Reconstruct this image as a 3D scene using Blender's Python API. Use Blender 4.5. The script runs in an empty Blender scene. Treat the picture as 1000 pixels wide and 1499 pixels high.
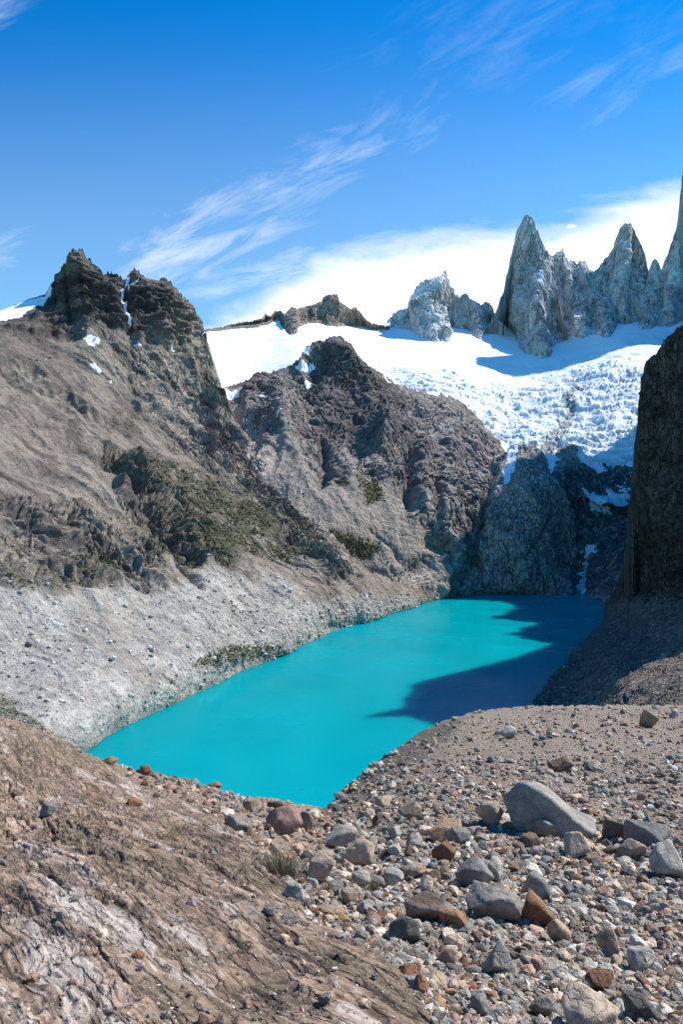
import bpy, math, random
import numpy as np
from mathutils import Vector

# ------------------------------------------------------------------ camera
scene = bpy.context.scene
COL = scene.collection
cam_d = bpy.data.cameras.new('camera'); cam = bpy.data.objects.new('camera', cam_d); COL.objects.link(cam)
cam.location = (0, 0, 0); cam.rotation_euler = (math.radians(90), 0, 0)
cam_d.sensor_fit = 'VERTICAL'; cam_d.sensor_height = 36.0; cam_d.sensor_width = 24.0
cam_d.lens = 24.0; cam_d.clip_start = 0.1; cam_d.clip_end = 30000
scene.camera = cam
F = 1000.0; CX = 500.0; CY = 749.5
LAKE = -150.0

# ------------------------------------------------------------------ light
SUN_AZ = math.radians(67)      # clockwise from straight ahead (+Y) towards the right (+X)
SUN_EL = math.radians(48)
S = Vector((math.sin(SUN_AZ)*math.cos(SUN_EL), math.cos(SUN_AZ)*math.cos(SUN_EL), math.sin(SUN_EL)))
sun_d = bpy.data.lights.new('sun', 'SUN'); sun = bpy.data.objects.new('sun', sun_d); COL.objects.link(sun)
sun_d.energy = 5.0; sun_d.angle = math.radians(0.5); sun_d.color = (1.0, 0.965, 0.915)
sun.rotation_euler = (-S).to_track_quat('-Z', 'Y').to_euler()

scene.view_settings.view_transform = 'Standard'
scene.view_settings.look = 'None'
scene.view_settings.gamma = 1.0
scene.view_settings.exposure = 0.38

# ------------------------------------------------------------------ node helper
class NT:
    def __init__(self, tree): self.t = tree; tree.nodes.clear()
    def n(self, typ, **kw):
        nd = self.t.nodes.new(typ)
        ins = kw.pop('ins', {})
        for k, v in kw.items(): setattr(nd, k, v)
        for k, v in ins.items():
            s = nd.inputs[k]
            if hasattr(v, 'is_linked') or isinstance(v, bpy.types.NodeSocket): self.t.links.new(v, s)
            else: s.default_value = v
        return nd
    def math(self, op, a, b=None, c=None, clamp=False):
        ins = {0: a}
        if b is not None: ins[1] = b
        if c is not None: ins[2] = c
        return self.n('ShaderNodeMath', operation=op, use_clamp=clamp, ins=ins).outputs[0]
    def mix(self, f, a, b, blend='MIX'):
        nd = self.n('ShaderNodeMix', data_type='RGBA', blend_type=blend)
        for i, v in ((0, f), (6, a), (7, b)):
            if isinstance(v, bpy.types.NodeSocket): self.t.links.new(v, nd.inputs[i])
            else: nd.inputs[i].default_value = v
        return nd.outputs[2]
    def noise(self, vec, scale, detail=6, rough=0.55, dist=0.0, out=0):
        return self.n('ShaderNodeTexNoise', ins={'Vector': vec, 'Scale': scale, 'Detail': detail, 'Roughness': rough, 'Distortion': dist}).outputs[out]
    def smooth(self, v, a, b, lo=0.0, hi=1.0):
        return self.n('ShaderNodeMapRange', interpolation_type='SMOOTHSTEP', ins={0: v, 1: a, 2: b, 3: lo, 4: hi}).outputs[0]
    def vmap(self, vec, scale=(1,1,1), rot=(0,0,0), loc=(0,0,0)):
        return self.n('ShaderNodeMapping', ins={'Vector': vec, 'Scale': scale, 'Rotation': rot, 'Location': loc}).outputs[0]

# ------------------------------------------------------------------ world: sky with a cloud bank and cirrus
world = bpy.data.worlds.new('World'); scene.world = world; world.use_nodes = True
W = NT(world.node_tree)
sky = W.n('ShaderNodeTexSky', sky_type='NISHITA', sun_disc=False, sun_elevation=SUN_EL, sun_rotation=SUN_AZ,
          altitude=1500.0, air_density=1.0, dust_density=0.3, ozone_density=3.0)
skyc = W.n('ShaderNodeHueSaturation', ins={'Saturation': 1.15, 'Value': 1.0, 'Color': sky.outputs[0]}).outputs[0]
dirv = W.n('ShaderNodeTexCoord').outputs['Generated']
sp = W.n('ShaderNodeSeparateXYZ', ins={0: dirv}).outputs
ysafe = W.math('MAXIMUM', W.math('ABSOLUTE', sp[1]), 0.05)
cu = W.math('DIVIDE', sp[0], ysafe); cv = W.math('DIVIDE', sp[2], ysafe)       # position on the cloud deck ahead
cvec = W.n('ShaderNodeCombineXYZ', ins={0: cu, 1: cv, 2: 0.0}).outputs[0]
# the low cloud bank rising to the right
edge = W.math('MULTIPLY_ADD', cu, 0.12, 0.385)
edge = W.math('SUBTRACT', edge, W.smooth(cu, 0.02, -0.25, 0.0, 0.095))
edge = W.math('ADD', edge, W.smooth(cu, 0.28, 0.52, 0.0, 0.035))
nb = W.noise(W.vmap(cvec, (3.2, 9, 1), (0, 0, -0.25)), 1.6, 8, 0.62, 0.3)
bank = W.math('ADD', W.math('SUBTRACT', edge, cv), W.math('MULTIPLY', W.math('SUBTRACT', nb, 0.45), 0.12))
bank = W.smooth(bank, -0.03, 0.06)
# cirrus streaks
def wisp(u0, v0, su, sv, rot, scl, lo, hi, amt, seed):
    g = W.vmap(cvec, (1, 1, 1), (0, 0, 0), (-u0, -v0, 0))
    g = W.n('ShaderNodeVectorRotate', rotation_type='Z_AXIS', ins={'Vector': g, 'Angle': -rot}).outputs[0]
    q = W.n('ShaderNodeSeparateXYZ', ins={0: g}).outputs
    du = W.math('DIVIDE', q[0], su); dv = W.math('DIVIDE', q[1], sv)
    r = W.math('SQRT', W.math('ADD', W.math('MULTIPLY', du, du), W.math('MULTIPLY', dv, dv)))
    m = W.smooth(r, 1.0, 0.1)
    nz = W.noise(W.vmap(g, (3.0*scl, 13.0*scl, 1), (0, 0, 0.2), (seed, seed*1.7, 0)), 1.5, 10, 0.66, 0.6)
    return W.math('MULTIPLY', W.smooth(W.math('ADD', nz, W.math('MULTIPLY', W.math('SUBTRACT', m, 0.5), 0.22)), lo-0.02, hi+0.22), W.math('MULTIPLY', m, amt))
wisps = [wisp(-0.20, 0.40, 0.34, 0.13, 0.42, 1.6, 0.36, 0.85, 0.85, 1.3),
         wisp(-0.05, 0.49, 0.30, 0.09, 0.40, 1.3, 0.40, 0.75, 0.6, 4.3),
         wisp(0.08, 0.55, 0.24, 0.10, 0.7, 1.5, 0.44, 0.85, 0.32, 7.1),
         wisp(0.42, 0.63, 0.34, 0.14, 0.6, 1.2, 0.46, 0.9, 0.3, 9.7),
         wisp(-0.50, 0.37, 0.3, 0.08, 0.3, 1.1, 0.42, 0.8, 0.6, 2.7),
         wisp(-0.06, 0.355, 0.40, 0.06, 0.20, 1.2, 0.34, 0.75, 0.9, 5.7),
         wisp(0.337, 0.418, 0.020, 0.007, 0.1, 3.0, 0.25, 0.5, 0.9, 3.1),
         wisp(-0.52, 0.73, 0.12, 0.05, 0.4, 1.4, 0.42, 0.8, 0.5, 8.7),
         wisp(0.18, 0.66, 0.60, 0.20, 0.5, 1.3, 0.44, 0.9, 0.16, 6.1)]
ws = wisps[0]
for w in wisps[1:]: ws = W.math('MAXIMUM', ws, w)
veil = W.math('MULTIPLY', W.smooth(cv, 0.75, 0.30), 0.12)
ahead = W.smooth(sp[1], 0.1, 0.4)
cl = W.math('MULTIPLY', W.math('MAXIMUM', W.math('MAXIMUM', bank, ws), veil), ahead, clamp=True)
deep = W.math('MULTIPLY', cv, 1.0)
skyt = W.mix(W.smooth(cv, 0.25, 0.80), W.mix(1.0, skyc, (0.50, 1.10, 1.12, 1), 'MULTIPLY'), W.mix(1.0, skyc, (0.02, 0.80, 1.15, 1), 'MULTIPLY'))
wc = W.mix(cl, skyt, (6.4, 6.45, 6.5, 1))
bg = W.n('ShaderNodeBackground', ins={'Color': wc, 'Strength': 0.15})
W.n('ShaderNodeOutputWorld', ins={'Surface': bg.outputs[0]})

# ------------------------------------------------------------------ numpy noise
rng = np.random.default_rng(7)
_perm = rng.permutation(256).astype(np.int32); _perm = np.concatenate([_perm, _perm, _perm])
_g = rng.normal(size=(256, 3)).astype(np.float32); _g /= np.linalg.norm(_g, axis=1, keepdims=True)
def pnoise(x, y, z):
    x = np.asarray(x, np.float32); y = np.broadcast_to(np.asarray(y, np.float32), x.shape); z = np.broadcast_to(np.asarray(z, np.float32), x.shape)
    xi = np.floor(x); yi = np.floor(y); zi = np.floor(z)
    xf = x-xi; yf = y-yi; zf = z-zi
    xi = xi.astype(np.int32) & 255; yi = yi.astype(np.int32) & 255; zi = zi.astype(np.int32) & 255
    u = xf*xf*xf*(xf*(xf*6-15)+10); v = yf*yf*yf*(yf*(yf*6-15)+10); w = zf*zf*zf*(zf*(zf*6-15)+10)
    out = 0
    for dx in (0, 1):
        for dy in (0, 1):
            for dz in (0, 1):
                h = _perm[_perm[_perm[xi+dx]+yi+dy]+zi+dz]
                g = _g[h]
                d = g[..., 0]*(xf-dx)+g[..., 1]*(yf-dy)+g[..., 2]*(zf-dz)
                out = out + d*(u if dx else 1-u)*(v if dy else 1-v)*(w if dz else 1-w)
    return out*1.5
def fbm(P, scale, oct=5, gain=0.5, seed=0.0, lac=2.03):
    a = 1.0; f = 1.0/scale; o = 0; t = 0
    for i in range(oct):
        o = o + a*pnoise(P[..., 0]*f+seed+i*17.3, P[..., 1]*f+seed*1.3+i*5.1, P[..., 2]*f-seed+i*9.7)
        t += a; a *= gain; f *= lac
    return o/t*1.6
def ridged(P, scale, oct=6, gain=0.5, seed=0.0, lac=2.07, sharp=1.0):
    a = 1.0; f = 1.0/scale; o = 0; t = 0; prev = 1.0; gain *= 0.9
    for i in range(oct):
        n = 1-np.abs(pnoise(P[..., 0]*f+seed+i*13.3, P[..., 1]*f+seed*1.7+i*7.1, P[..., 2]*f-seed+i*3.7))*1.7
        n = np.clip(n, 0, 1)**(1.5*sharp)
        o = o + a*n*prev; prev = np.clip(n*1.4, 0.25, 1); t += a; a *= gain; f *= lac
    return o/t*2-0.8
_val = rng.uniform(-1, 1, 256).astype(np.float32)
def vlin(x, y, z):
    xi = np.floor(x); yi = np.floor(y); zi = np.floor(z); u = x-xi; v = y-yi; w = z-zi
    xi = xi.astype(np.int32) & 255; yi = yi.astype(np.int32) & 255; zi = zi.astype(np.int32) & 255; out = 0
    for dx in (0, 1):
        for dy in (0, 1):
            for dz in (0, 1):
                out = out+_val[_perm[_perm[_perm[xi+dx]+yi+dy]+zi+dz]]*(u if dx else 1-u)*(v if dy else 1-v)*(w if dz else 1-w)
    return out
def facets(P, scale, oct=5, gain=0.5, seed=0.0, zs=1.0):
    """angular broken planes: straight-sided folds at several sizes"""
    a = 1.0; o = 0; t = 0; f = 1.0/scale
    for i in range(oct):
        th = 0.6+seed*0.7+i*1.1; c, s_ = math.cos(th), math.sin(th); tl = 0.35*math.sin(seed+i*2.3)
        x = P[..., 0]*c+P[..., 1]*s_; y = -P[..., 0]*s_+P[..., 1]*c; z = P[..., 2]*zs+x*tl
        o = o+a*vlin(x*f+seed*3.1+i*7.7, y*f+i*3.3+100, z*f+i*5.9+50); t += a; a *= gain; f *= 2.1
    return o/t
def plates(v, n, edge=0.75):
    """turns a smooth relief into stacked plates with sharp broken edges"""
    v = v*n; f = np.floor(v); return (f+sstep(v-f, edge, 1.0))/n
def joints(P, scale, width, seed, zs=0.15, oct=4):
    """0..1, 1 along thin wandering joints"""
    Q = np.stack([P[..., 0], P[..., 1], P[..., 2]*zs], -1)
    n = fbm(Q, scale, oct, 0.5, seed); m = fbm(Q, scale*1.7, oct, 0.5, seed+50)
    return np.maximum(np.exp(-(n/width)**2), 0.8*np.exp(-(m/(width*0.8))**2))
def sstep(x, a, b):
    t = np.clip((x-a)/(b-a), 0, 1); return t*t*(3-2*t)
def mixc(a, b, m):
    return a*(1-m[..., None]) + np.asarray(b, np.float32)*m[..., None]

# ------------------------------------------------------------------ terrain sheets
def curve(pts):
    p = np.array(pts, float); return lambda x: np.interp(x, p[:, 0], p[:, 1])
class TPS:
    """smooth surface through survey points (bearing, height angle) -> log distance"""
    def __init__(self, pts, smooth=1e-4):
        p = np.array(pts, float); self.c = p[:, :2]/500.0; v = np.log(p[:, 2]); n = len(p)
        K = self.k(np.linalg.norm(self.c[:, None]-self.c[None], axis=2)) + np.eye(n)*smooth
        Pm = np.hstack([np.ones((n, 1)), self.c]); A = np.zeros((n+3, n+3)); A[:n, :n] = K; A[:n, n:] = Pm; A[n:, :n] = Pm.T
        self.w = np.linalg.solve(A, np.concatenate([v, np.zeros(3)]))
    def k(self, r): return np.where(r > 1e-9, r*r*np.log(np.maximum(r, 1e-9)), 0)
    def __call__(self, px, py):
        x = px/500.0; y = py/500.0; n = len(self.c)
        o = self.w[n]+self.w[n+1]*x+self.w[n+2]*y
        for i in range(n): o = o+self.w[i]*self.k(np.hypot(x-self.c[i, 0], y-self.c[i, 1]))
        return np.exp(o)
def unproj(px, py, Y):
    return np.stack([(px-CX)/F*Y, Y, (CY-py)/F*Y], -1)
def seg_dist(px, py, pts):
    d = np.full(px.shape, 1e9)
    for (x0, y0), (x1, y1) in zip(pts[:-1], pts[1:]):
        dx, dy = x1-x0, y1-y0; t = np.clip(((px-x0)*dx+(py-y0)*dy)/(dx*dx+dy*dy+1e-9), 0, 1)
        d = np.minimum(d, np.hypot(px-x0-t*dx, py-y0-t*dy))
    return d
def inside(px, py, poly):
    c = np.zeros(px.shape, bool); n = len(poly)
    for i in range(n):
        x0, y0 = poly[i]; x1, y1 = poly[(i+1) % n]
        if y0 == y1: continue
        c ^= ((y0 > py) != (y1 > py)) & (px < (x1-x0)*(py-y0)/(y1-y0)+x0)
    return c
def pmask(px, py, poly, feather=10.0):
    """soft mask, 1 inside the outline, 0 outside"""
    d = seg_dist(px, py, list(poly)+[poly[0]]); d = np.where(inside(px, py, poly), d, -d)
    return sstep(d, -feather, feather)
def crease(px, py, pts, width, amp, sharp=False):
    d = seg_dist(px, py, pts)/width
    return amp*(np.clip(1-d, 0, 1) if sharp else np.exp(-d*d))
def normals(P):
    du = np.gradient(P, axis=1); dv = np.gradient(P, axis=0)
    n = np.cross(du, dv); n /= np.linalg.norm(n, axis=-1, keepdims=True)+1e-12
    n[n[..., 1] > 0.98] *= 1
    flip = (n*P).sum(-1) > 0
    n[flip] *= -1
    return n
FACETED = ('mountain', 'cliff', 'granite', 'ridge', 'headwall', 'bedrock', 'moraine_ground')
def make_mesh(name, V, faces, col=None, mat=None, smooth=True, extra=None):
    if name.startswith(FACETED): smooth = False
    me = bpy.data.meshes.new(name)
    V = np.ascontiguousarray(V.reshape(-1, 3), np.float32); faces = np.ascontiguousarray(faces, np.int32); k = faces.shape[1]
    me.vertices.add(len(V)); me.vertices.foreach_set('co', V.ravel())
    me.loops.add(faces.size); me.loops.foreach_set('vertex_index', faces.ravel())
    me.polygons.add(len(faces)); me.polygons.foreach_set('loop_start', np.arange(0, faces.size, k, dtype=np.int32))
    me.update(calc_edges=True)
    me.polygons.foreach_set('use_smooth', np.full(len(faces), smooth, bool))
    if col is not None:
        a = me.color_attributes.new('tint', 'FLOAT_COLOR', 'POINT')
        c = np.ones((len(V), 4), np.float32); c[:, :3] = np.clip(col.reshape(-1, 3), 0, 1); a.data.foreach_set('color', c.ravel())
    if mat is not None: me.materials.append(mat)
    o = bpy.data.objects.new(name, me); COL.objects.link(o)
    return o
def grid_faces(ny, nx):
    i = np.arange(ny*nx).reshape(ny, nx)
    return np.stack([i[:-1, :-1], i[:-1, 1:], i[1:, 1:], i[1:, :-1]], -1).reshape(-1, 4)
def submesh(V, col, faces):
    u, inv = np.unique(faces, return_inverse=True)
    return V.reshape(-1, 3)[u], col.reshape(-1, 3)[u], inv.reshape(faces.shape)
def tag(o, label=None, cat=None, group=None, kind=None):
    if label: o['label'] = label
    if cat: o['category'] = cat
    if group: o['group'] = group
    if kind: o['kind'] = kind
    return o

def carry(P, k):
    a = np.linalg.norm(np.gradient(P, axis=0), axis=-1)
    return np.clip(k/a, 0.12, 1)
def carry2(P, k):
    a = np.maximum(np.linalg.norm(np.gradient(P, axis=0), axis=-1), np.linalg.norm(np.gradient(P, axis=1), axis=-1))
    return np.clip(k/a, 0.1, 1)
def sheet(x0, x1, top, bottom, step, depth_pts, ystep=None, jag=0.0, jagscale=9.0, seed=1.0):
    """regular net of ground points between the skyline and the foot of a slope"""
    nx = int((x1-x0)/step)+1; px1 = np.linspace(x0, x1, nx)
    yt = top(px1); yb = bottom(px1); jg = px1*0
    if jag:
        q = np.stack([px1, px1*0+seed*3, px1*0], -1)
        jg = jag*np.where((px1 < 78) & (seed == 2.2), 0.12, 1.0)*(np.abs(fbm(q, jagscale, 4, 0.55, seed))*2-0.6)
    ny = int(np.max(yb-yt)/(ystep or step))+1
    t = np.linspace(1, 0, ny)[:, None]
    px = np.broadcast_to(px1[None], (ny, nx)); py = yt[None]*t+yb[None]*(1-t)+jg[None]*t**24
    py = py[::-1]                                   # row 0 = foot, last row = skyline
    Y = TPS(depth_pts)(px, py)
    return px, py, unproj(px, py, Y)
def back_rows(P, C, drop, run, rows=14, seed=0):
    """the far side of the ridge, falling away behind the skyline"""
    top = P[-1]; out = []; cs = []
    for k in range(1, rows+1):
        f = (k/rows)**1.3
        q = top.copy(); q[:, 1] += run*f; q[:, 0] += top[:, 0]/np.maximum(top[:, 1], 1)*run*f
        q[:, 2] -= drop*f
        q = q+(fbm(q, run*0.2, 4, 0.5, seed)*run*0.05*f)[:, None]*np.array([0.3, 0.5, 0.8])
        out.append(q); cs.append(C[-1]*0.97)
    return np.concatenate([P, np.stack(out)]), np.concatenate([C, np.stack(cs)])

# ------------------------------------------------------------------ materials
def rock_mat(name, s, bump=1.0, var=0.5, rough=0.92, crack=0.0, stretch=(1, 1, 1), rot=(0, 0, 0), spec=0.25, speck=0.0, attr='tint', detail=9, align=None, dark=1.0):
    """s = size in metres of the coarse grain"""
    m = bpy.data.materials.new(name); m.use_nodes = True; N = NT(m.node_tree)
    co = N.n('ShaderNodeTexCoord').outputs['Object']
    v = N.vmap(co, stretch, rot)
    if align: v = N.vmap(N.n('ShaderNodeVectorRotate', rotation_type='Z_AXIS', ins={'Vector': co, 'Angle': align[0]}).outputs[0], align[1])
    a = N.n('ShaderNodeVertexColor', layer_name=attr).outputs[0]
    n1 = N.noise(v, 1.0/s, detail, 0.62, 0.2); n2 = N.noise(v, 5.3/s, 6, 0.6)
    f = N.math('MULTIPLY', N.math('SUBTRACT', n1, 0.5), var*2.2)
    f2 = N.math('MULTIPLY', N.math('SUBTRACT', n2, 0.5), var*1.4)
    k = N.math('MAXIMUM', N.math('ADD', N.math('ADD', 1.0, f), f2), 0.2)
    kc = N.n('ShaderNodeCombineXYZ', ins={0: k, 1: k, 2: k}).outputs[0]
    c = N.mix(1.0, a, kc, 'MULTIPLY')
    h = N.math('MULTIPLY_ADD', n1, 1.0, N.math('MULTIPLY', n2, 0.35))
    if crack:
        vd = N.n('ShaderNodeTexVoronoi', feature='DISTANCE_TO_EDGE', ins={'Vector': N.n('ShaderNodeVectorMath', operation='ADD', ins={0: v, 1: N.vmap(N.noise(v, 2.0/s, 4, 0.6, 0, 1), (s*0.6,)*3)}).outputs[0], 'Scale': 1.1/s}).outputs[0]
        cr = N.smooth(vd, 0.0, 0.08)
        h = N.math('MULTIPLY_ADD', cr, crack, h)
        c = N.mix(N.math('MULTIPLY', N.math('SUBTRACT', 1.0, cr), 0.45*min(1, crack)), c, (0.03, 0.027, 0.024, 1))
    if speck:
        sk = N.noise(co, 14.0/s, 4, 0.7)
        c = N.mix(N.math('MULTIPLY', N.smooth(sk, 0.60, 0.66), speck), c, (0.025, 0.025, 0.03, 1))
        sk2 = N.noise(N.vmap(co, (1, 1, 1), (0, 0, 0), (5, 3, 1)), 10.0/s, 4, 0.7)
        c = N.mix(N.math('MULTIPLY', N.smooth(sk2, 0.60, 0.68), speck*0.6), c, (0.55, 0.53, 0.48, 1))
    b = N.n('ShaderNodeBump', ins={'Strength': 1.0, 'Distance': s*0.35*bump, 'Height': h})
    p = N.n('ShaderNodeBsdfPrincipled', ins={'Base Color': c, 'Roughness': rough, 'Normal': b.outputs[0]})
    p.inputs['Specular IOR Level'].default_value = spec
    N.n('ShaderNodeOutputMaterial', ins={'Surface': p.outputs[0]})
    return m
def snow_mat(name, s):
    m = bpy.data.materials.new(name); m.use_nodes = True; N = NT(m.node_tree)
    co = N.n('ShaderNodeTexCoord').outputs['Object']
    a = N.n('ShaderNodeVertexColor', layer_name='tint').outputs[0]
    n1 = N.noise(co, 1.0/s, 8, 0.6)
    b = N.n('ShaderNodeBump', ins={'Strength': 0.7, 'Distance': s*0.12, 'Height': n1})
    p = N.n('ShaderNodeBsdfPrincipled', ins={'Base Color': a, 'Roughness': 0.75, 'Normal': b.outputs[0]})
    p.inputs['Specular IOR Level'].default_value = 0.2
    N.n('ShaderNodeOutputMaterial', ins={'Surface': p.outputs[0]})
    return m
def plain_mat(name, colr, rough=0.9, s=1.0, var=0.4):
    m = bpy.data.materials.new(name); m.use_nodes = True; N = NT(m.node_tree)
    co = N.n('ShaderNodeTexCoord').outputs['Object']
    n1 = N.noise(co, 1.0/s, 5, 0.6)
    k = N.math('MULTIPLY_ADD', N.math('SUBTRACT', n1, 0.5), var*2, 1.0)
    c = N.mix(1.0, (*colr, 1), N.n('ShaderNodeCombineXYZ', ins={0: k, 1: k, 2: k}).outputs[0], 'MULTIPLY')
    p = N.n('ShaderNodeBsdfPrincipled', ins={'Base Color': c, 'Roughness': rough})
    p.inputs['Specular IOR Level'].default_value = 0.2
    N.n('ShaderNodeOutputMaterial', ins={'Surface': p.outputs[0]})
    return m
M_far = rock_mat('granite_far', 22.0, 0.8, 0.4, crack=0.25, stretch=(1, 1, 0.35))
M_mtn = rock_mat('mountain_rock', 8.0, 1.7, 0.8)
M_cliff = rock_mat('cliff_rock', 9.0, 1.3, 0.7, crack=0.7, stretch=(1, 1, 0.5))
M_snow = snow_mat('snow', 18.0)
M_ice = snow_mat('glacier_ice', 22.0)

# ================================================================== THE SETTING
def lakeY(py): return -LAKE*F/(py-CY)
def split_faces(faces, sel):
    return faces[sel], faces[~sel]
def facemean(arr, faces): return arr.reshape(-1)[faces].mean(1)

# ------------------------------------------------------------------ lake
def build_lake():
    xs = np.linspace(-1200, 1500, 60); ys = np.linspace(200, 1700, 60)
    X, Yy = np.meshgrid(xs, ys); V = np.stack([X, Yy, X*0+LAKE], -1)
    m = bpy.data.materials.new('glacial_water'); m.use_nodes = True; N = NT(m.node_tree)
    co = N.n('ShaderNodeTexCoord').outputs['Object']
    n1 = N.noise(N.vmap(co, (1, 1, 1), (0, 0, 0.4)), 0.012, 4, 0.5)
    c = N.mix(N.smooth(n1, 0.35, 0.7), (0.0, 0.25, 0.28, 1), (0.0, 0.28, 0.31, 1))
    h = N.math('ADD', N.noise(N.vmap(co, (1, 0.6, 1), (0, 0, 0.4)), 0.9, 5, 0.6), N.noise(co, 0.12, 3, 0.5))
    b = N.n('ShaderNodeBump', ins={'Strength': 1.0, 'Distance': 0.05, 'Height': h})
    p = N.n('ShaderNodeBsdfPrincipled', ins={'Base Color': c, 'Roughness': N.smooth(N.noise(N.vmap(co, (0.5, 1, 1), (0, 0, 0.4)), 0.02, 5, 0.6), 0.35, 0.65, 0.10, 0.30), 'IOR': 1.16, 'Normal': b.outputs[0]})
    p.inputs['Specular IOR Level'].default_value = 0.10
    p.inputs['Subsurface Weight'].default_value = 1.0; p.inputs['Subsurface Radius'].default_value = (0.3, 1.0, 1.0); p.inputs['Subsurface Scale'].default_value = 22.0; p.subsurface_method = 'BURLEY'
    N.n('ShaderNodeOutputMaterial', ins={'Surface': p.outputs[0]})
    tag(make_mesh('lake', V, grid_faces(60, 60), None, m), 'turquoise glacial lake filling the basin below the cliffs', 'lake', kind='structure')
    # bed of the whole valley, below everything
    X, Yy = np.meshgrid(np.linspace(-9000, 9000, 80), np.linspace(-3000, 12000, 80))
    V = np.stack([X, Yy, X*0+LAKE-30], -1)
    C = np.ones(V.shape)*np.array([0.2, 0.18, 0.15])
    tag(make_mesh('ground', V, grid_faces(80, 80), C, M_mtn), 'valley floor beneath the lake and mountains', 'ground', kind='structure')
build_lake()

# ------------------------------------------------------------------ mountain on the left
scatter = {}
def left_mountain():
    top = curve([(-260, 520), (-150, 480), (0, 455), (35, 440), (65, 430), (75, 417), (85, 400), (97, 388), (104, 372), (113, 366), (121, 368), (130, 380),
                 (140, 393), (150, 402), (160, 400), (172, 405), (183, 408), (190, 402), (197, 395), (203, 400), (213, 408), (225, 412), (238, 409),
                 (248, 412), (256, 424), (270, 436), (284, 452), (296, 474), (303, 498), (311, 530), (322, 562), (340, 603), (368, 644), (400, 688), (430, 722),
                 (470, 765), (500, 800), (540, 838), (570, 852), (600, 862), (640, 868), (665, 874), (700, 905)])
    shore = [(-260, 1330), (-100, 1240), (60, 1140), (130, 1097), (200, 1059), (270, 1027), (340, 994), (400, 966), (470, 935), (540, 909), (600, 890), (665, 875), (700, 870)]
    bottom = curve([(x, y+26) for x, y in shore])
    pts = [(x, y, lakeY(y)) for x, y in shore] + [(x, y+30, lakeY(y)*1.05) for x, y in shore]
    pts += [(0, 1000, 450), (-150, 900, 453), (0, 850, 548), (0, 700, 715), (0, 600, 895), (0, 480, 1210), (0, 455, 1360), (200, 900, 612), (200, 750, 820),
            (200, 650, 1050), (200, 550, 1260), (113, 368, 1500), (200, 400, 1480), (115, 480, 1330), (250, 470, 1450), (318, 500, 1560), (320, 600, 1400),
            (300, 750, 945), (300, 680, 1130), (400, 730, 1180), (400, 850, 848), (500, 850, 960), (500, 805, 1060), (600, 866, 1120), (-150, 700, 600), (-150, 500, 1000)]
    px, py, P = sheet(-200, 700, top, bottom, 1.25, pts, jag=5.0, jagscale=8, seed=2.2)
    N = normals(P)
    X, Y, Z = P[..., 0], P[..., 1], P[..., 2]
    Q = P + np.stack([fbm(P, 90, 3, .5, 1), fbm(P, 90, 3, .5, 2), fbm(P, 90, 3, .5, 3)], -1)*22
    along = Q[..., 0]*0.417+Q[..., 1]*0.909; down = -Q[..., 0]*0.909+Q[..., 1]*0.417
    G = np.stack([along, down*0.28, Q[..., 2]*0.3], -1)
    wx = px+fbm(P, 60, 4, .5, 5)*14; wy = py+fbm(P, 60, 4, .5, 6)*14
    # zones
    upper = pmask(wx, wy, [(-300, 300), (330, 300), (325, 500), (250, 495), (190, 488), (100, 490), (0, 487), (-300, 490)], 9)
    rimy = np.interp(wx, [-200, 0, 90, 150, 240, 300, 330, 380, 430, 480, 560, 700], [840, 862, 880, 868, 860, 838, 826, 842, 862, 872, 886, 890])
    moraine = sstep(wy-rimy+fbm(P, 25, 4, .6, 67)*9, -12, 13)
    cliff = pmask(wx, wy, [(-300, 690), (0, 715), (60, 740), (110, 735), (160, 770), (230, 800), (240, 860), (120, 880), (30, 870), (-300, 850)], 12)
    cliff2 = pmask(wx, wy, [(150, 655), (200, 668), (235, 700), (300, 770), (340, 820), (280, 840), (215, 790), (170, 730)], 10)
    pale = pmask(wx, wy, [(285, 560), (340, 560), (380, 640), (450, 740), (520, 840), (480, 850), (420, 790), (330, 700), (290, 640)], 12)
    rockband = np.clip(cliff+cliff2+0.85*pale+0.6*pmask(wx, wy, [(150, 500), (300, 480), (330, 640), (300, 680), (230, 620), (180, 560)], 16), 0, 1)
    shoretop = pmask(wx, wy, [(520, 845), (700, 860), (700, 905), (600, 905), (470, 925), (420, 880)], 14)
    # relief
    gul = ridged(G, 70, 7, .52, 11)
    fine = ridged(Q, 38, 7, .55, 21)
    big = fbm(Q, 160, 4, .5, 31)
    spur = ridged(np.stack([along, down*0.15, Z*0.1], -1), 26, 6, .55, 5)
    # ledges of the stratified top
    zz = (Z+fbm(Q, 120, 4, .5, 41)*26-0.10*X)/34.0
    fr = zz-np.floor(zz); ledge = (sstep(fr, 0.0, 0.75)-fr)*34
    zz2 = (Z+fbm(Q, 60, 4, .5, 42)*10-0.10*X)/11.0; fr2 = zz2-np.floor(zz2); ledge2 = (sstep(fr2, 0.05, 0.6)-fr2)*11
    h = big*16 + facets(G, 60, 6, .5, 8)*9*(1-moraine)*(0.6+0.4*rockband)+ (gul*12+3*fine)*(0.22+0.78*rockband)*(1-0.8*moraine)
    jt = np.maximum(joints(G*np.array([1, 1, 2.]), 55, 0.05, 171, 1.0), 0.85*joints(Q, 24, 0.06, 172, 0.5))*(1-moraine)*(0.06+0.94*np.maximum(rockband, upper)); h = h*1.2-jt*6
    h = h*(1-upper) + upper*(1-0.9*pmask(px, py, [(-260, 520), (-10, 440), (60, 425), (80, 435), (70, 452), (30, 470), (0, 480), (-100, 520)], 5))*(ledge*1.3+ledge2*1.3+ridged(np.stack([Q[..., 0], Q[..., 1], Q[..., 2]*0.3], -1), 60, 7, .55, 51)*7+facets(Q, 80, 6, .5, 4)*14+fine*2)
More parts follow.
